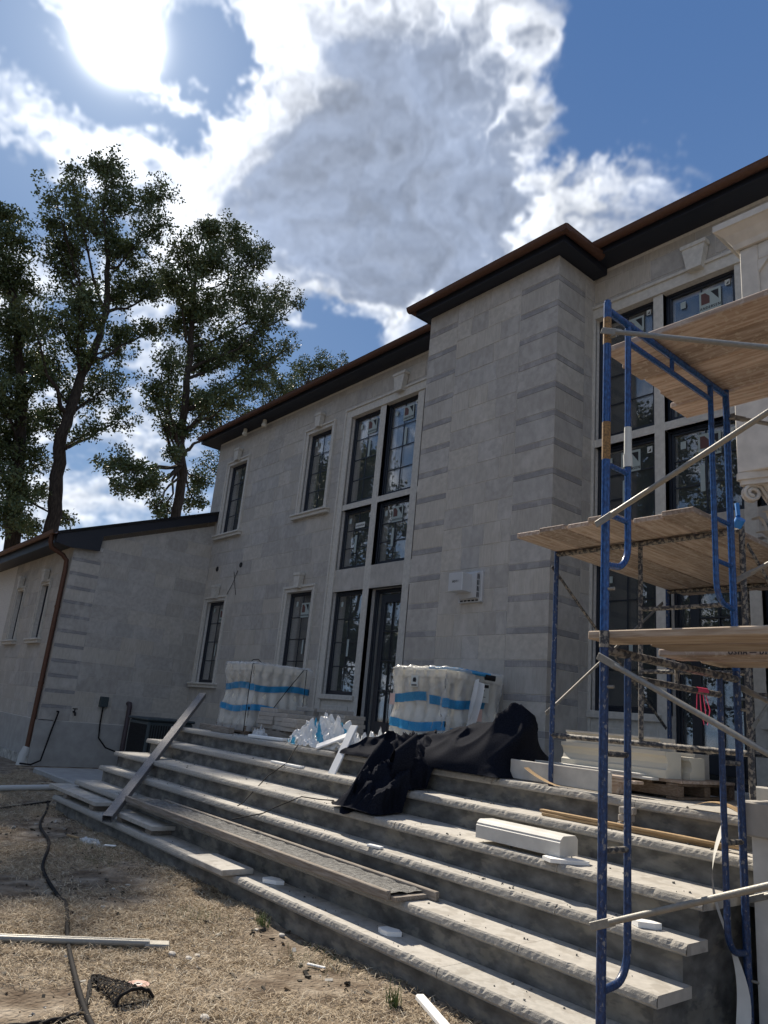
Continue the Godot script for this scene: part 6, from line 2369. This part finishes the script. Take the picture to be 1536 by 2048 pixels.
	lone(g, "wood_offcut", mats["stained_board"], Vector3(-8.66, 0, -3.12), "short pale stick left of the torn clear plastic", "offcut")
	# pebbles
	var names := ["pale pebble at the flattened end of the grey tube", "second pale pebble near the grey tube end", "third pale pebble near the grey tube end", "pale pebble at the bottom edge of the lawn", "pebble alone on the lit straw", "pebble near the lowest riser", "dark clod beside the black cable"]
	var pp := [[-4.80, -2.50, 0.035], [-4.72, -2.58, 0.03], [-4.76, -2.66, 0.028], [-3.77, -2.2, 0.035], [-5.9, -2.45, 0.03], [-4.9, -3.4, 0.03], [-5.8, -2.18, 0.03]]
	for i in pp.size():
		g = Geo.new()
		var s: float = pp[i][2]
		g.lathe(Vector3(pp[i][0], gy(pp[i][0], pp[i][1]) - 0.003, pp[i][1]), [Vector2(s * 0.7, 0), Vector2(s, s * 0.3), Vector2(s * 0.8, s * 0.65), Vector2(0, s * 0.8)], 10, 0.7)
		lone(g, "pebble", mats["pebble"] if i < 6 else mats["bark"], Vector3(pp[i][0], 0, pp[i][1]), names[i], "pebble", "loose pebbles")
	build_straw()

func build_straw() -> void:
	var g := Geo.new()
	# a short bent dry blade
	var a := Vector3(0, 0, -0.0018)
	var b := Vector3(0, 0, 0.0018)
	g.quad(a, b, Vector3(0.032, 0.008, 0.0016), Vector3(0.032, 0.008, -0.0016))
	g.quad(Vector3(0.032, 0.008, -0.0016), Vector3(0.032, 0.008, 0.0016), Vector3(0.062, 0.004, 0.0004), Vector3(0.062, 0.004, -0.0004))
	var blade := g.mesh(Transform3D())
	var patch := FastNoiseLite.new()
	patch.seed = 31
	patch.frequency = 0.55
	patch.fractal_octaves = 4
	var r := RandomNumberGenerator.new()
	r.seed = 404
	var where := []
	var cols := []
	var tries := 0
	while where.size() < 160000 and tries < 900000:
		tries += 1
		var t := pow(r.randf(), 1.15)
		var x := lerpf(-2.6, -16.4, t)
		var z := r.randf_range(-3.55 if x > -10.9 else -4.55, 0.0)
		if z > -0.22 * absf(x) + 0.3 or (x > -3.4 and z > -2.0):
			continue
		var n := patch.get_noise_2d(x, z)
		if r.randf() > 0.60 + n * 1.7:
			continue
		var bs := Basis(Vector3.UP, r.randf() * TAU) * Basis(Vector3(0, 0, 1), r.randf_range(-0.08, 0.5)) * Basis(Vector3(1, 0, 0), r.randfn() * 0.5)
		var k := r.randf_range(0.4, 1.15)
		where.append(Transform3D(bs.scaled(Vector3(k, k, k)), Vector3(x, gy(x, z) + 0.002, z)))
		var q := r.randf()
		cols.append(Color(0.52, 0.42, 0.285).lerp(Color(0.29, 0.22, 0.145), q) if r.randf() < 0.88 else Color(0.66, 0.58, 0.44))
	var mm := MultiMesh.new()
	mm.transform_format = MultiMesh.TRANSFORM_3D
	mm.use_colors = true
	mm.mesh = blade
	mm.instance_count = where.size()
	for i in where.size():
		mm.set_instance_transform(i, where[i])
		mm.set_instance_color(i, cols[i])
	var o := MultiMeshInstance3D.new()
	o.name = "dry_grass"
	add_child(o)
	o.multimesh = mm
	o.material_override = mats["straw"]
	tag(o, "dry straw coloured grass over the bare lawn", "grass", "", "stuff")
	# litter: chips of wood, bark and stone among the straw
	g = Geo.new()
	g.colored = true
	for i in 1800:
		var x := lerpf(-2.8, -12.0, pow(r.randf(), 1.3))
		var z := r.randf_range(-3.5, -0.2)
		var s := 0.006 + 0.022 * pow(r.randf(), 3.0)
		var q := r.randf()
		g.tint = Color(0.05, 0.04, 0.03) if q < 0.6 else (Color(0.22, 0.16, 0.10) if q < 0.85 else Color(0.42, 0.40, 0.36))
		g.xbox(Transform3D(Basis.from_euler(Vector3(r.randfn() * 0.4, r.randf() * TAU, r.randfn() * 0.4)), Vector3(x, gy(x, z) + s * 0.25, z)), Vector3(s * r.randf_range(1.0, 2.6), s * 0.5, s))
	var lit := part(g, "ground_litter", mats["straw"])
	tag(lit, "small chips of wood and stone scattered over the lawn", "litter", "", "stuff")
	# tufts still green
	g = Geo.new()
	for i in 3:
		var t0 := i / 3.0
		var t1 := (i + 1) / 3.0
		var w0 := 0.003 * (1 - t0)
		var w1 := 0.003 * (1 - t1)
		g.quad(Vector3(0.03 * t0 * t0, 0.09 * t0, -w0), Vector3(0.03 * t0 * t0, 0.09 * t0, w0), Vector3(0.03 * t1 * t1, 0.09 * t1, w1), Vector3(0.03 * t1 * t1, 0.09 * t1, -w1))
	var green := g.mesh(Transform3D())
	var tufts := [[-5.44, -3.02, 0.30, 260, 0.5, "low green weed patch in the middle of the lawn"], [-5.15, -3.38, 0.07, 70, 0.9, "bright grass tuft close to the lowest riser"], [-3.45, -3.2, 0.05, 40, 1.2, "tall grass tuft near the foam strip"], [-8.2, -3.15, 0.35, 260, 0.5, "green weeds round the torn clear plastic"], [-4.3, -3.32, 0.35, 260, 0.45, "dull green weeds along the shaded riser"], [-7.6, -3.0, 0.3, 160, 0.45, "weeds between cable and torn plastic"]]
	for tf in tufts:
		var n: int = tf[3]
		mm = MultiMesh.new()
		mm.transform_format = MultiMesh.TRANSFORM_3D
		mm.use_colors = true
		mm.mesh = green
		mm.instance_count = n
		for i in n:
			var x: float = tf[0] + r.randfn() * tf[2] * 0.5
			var z: float = minf(tf[1] + r.randfn() * tf[2] * 0.35, -1.0)
			if z < -3.45:
				z = -3.45
			var k: float = tf[4] * r.randf_range(0.6, 1.4)
			mm.set_instance_transform(i, Transform3D((Basis(Vector3.UP, r.randf() * TAU) * Basis(Vector3(0, 0, 1), r.randf_range(-0.5, 0.3))).scaled(Vector3(k, k, k)), Vector3(x, gy(x, z), z)))
			mm.set_instance_color(i, Color(0.06, 0.11, 0.025).lerp(Color(0.14, 0.17, 0.05), r.randf()))
		o = MultiMeshInstance3D.new()
		o.name = numbered("grass_tuft")
		add_child(o)
		o.multimesh = mm
		o.material_override = mats["straw"]
		tag(o, tf[5], "grass", "", "stuff")
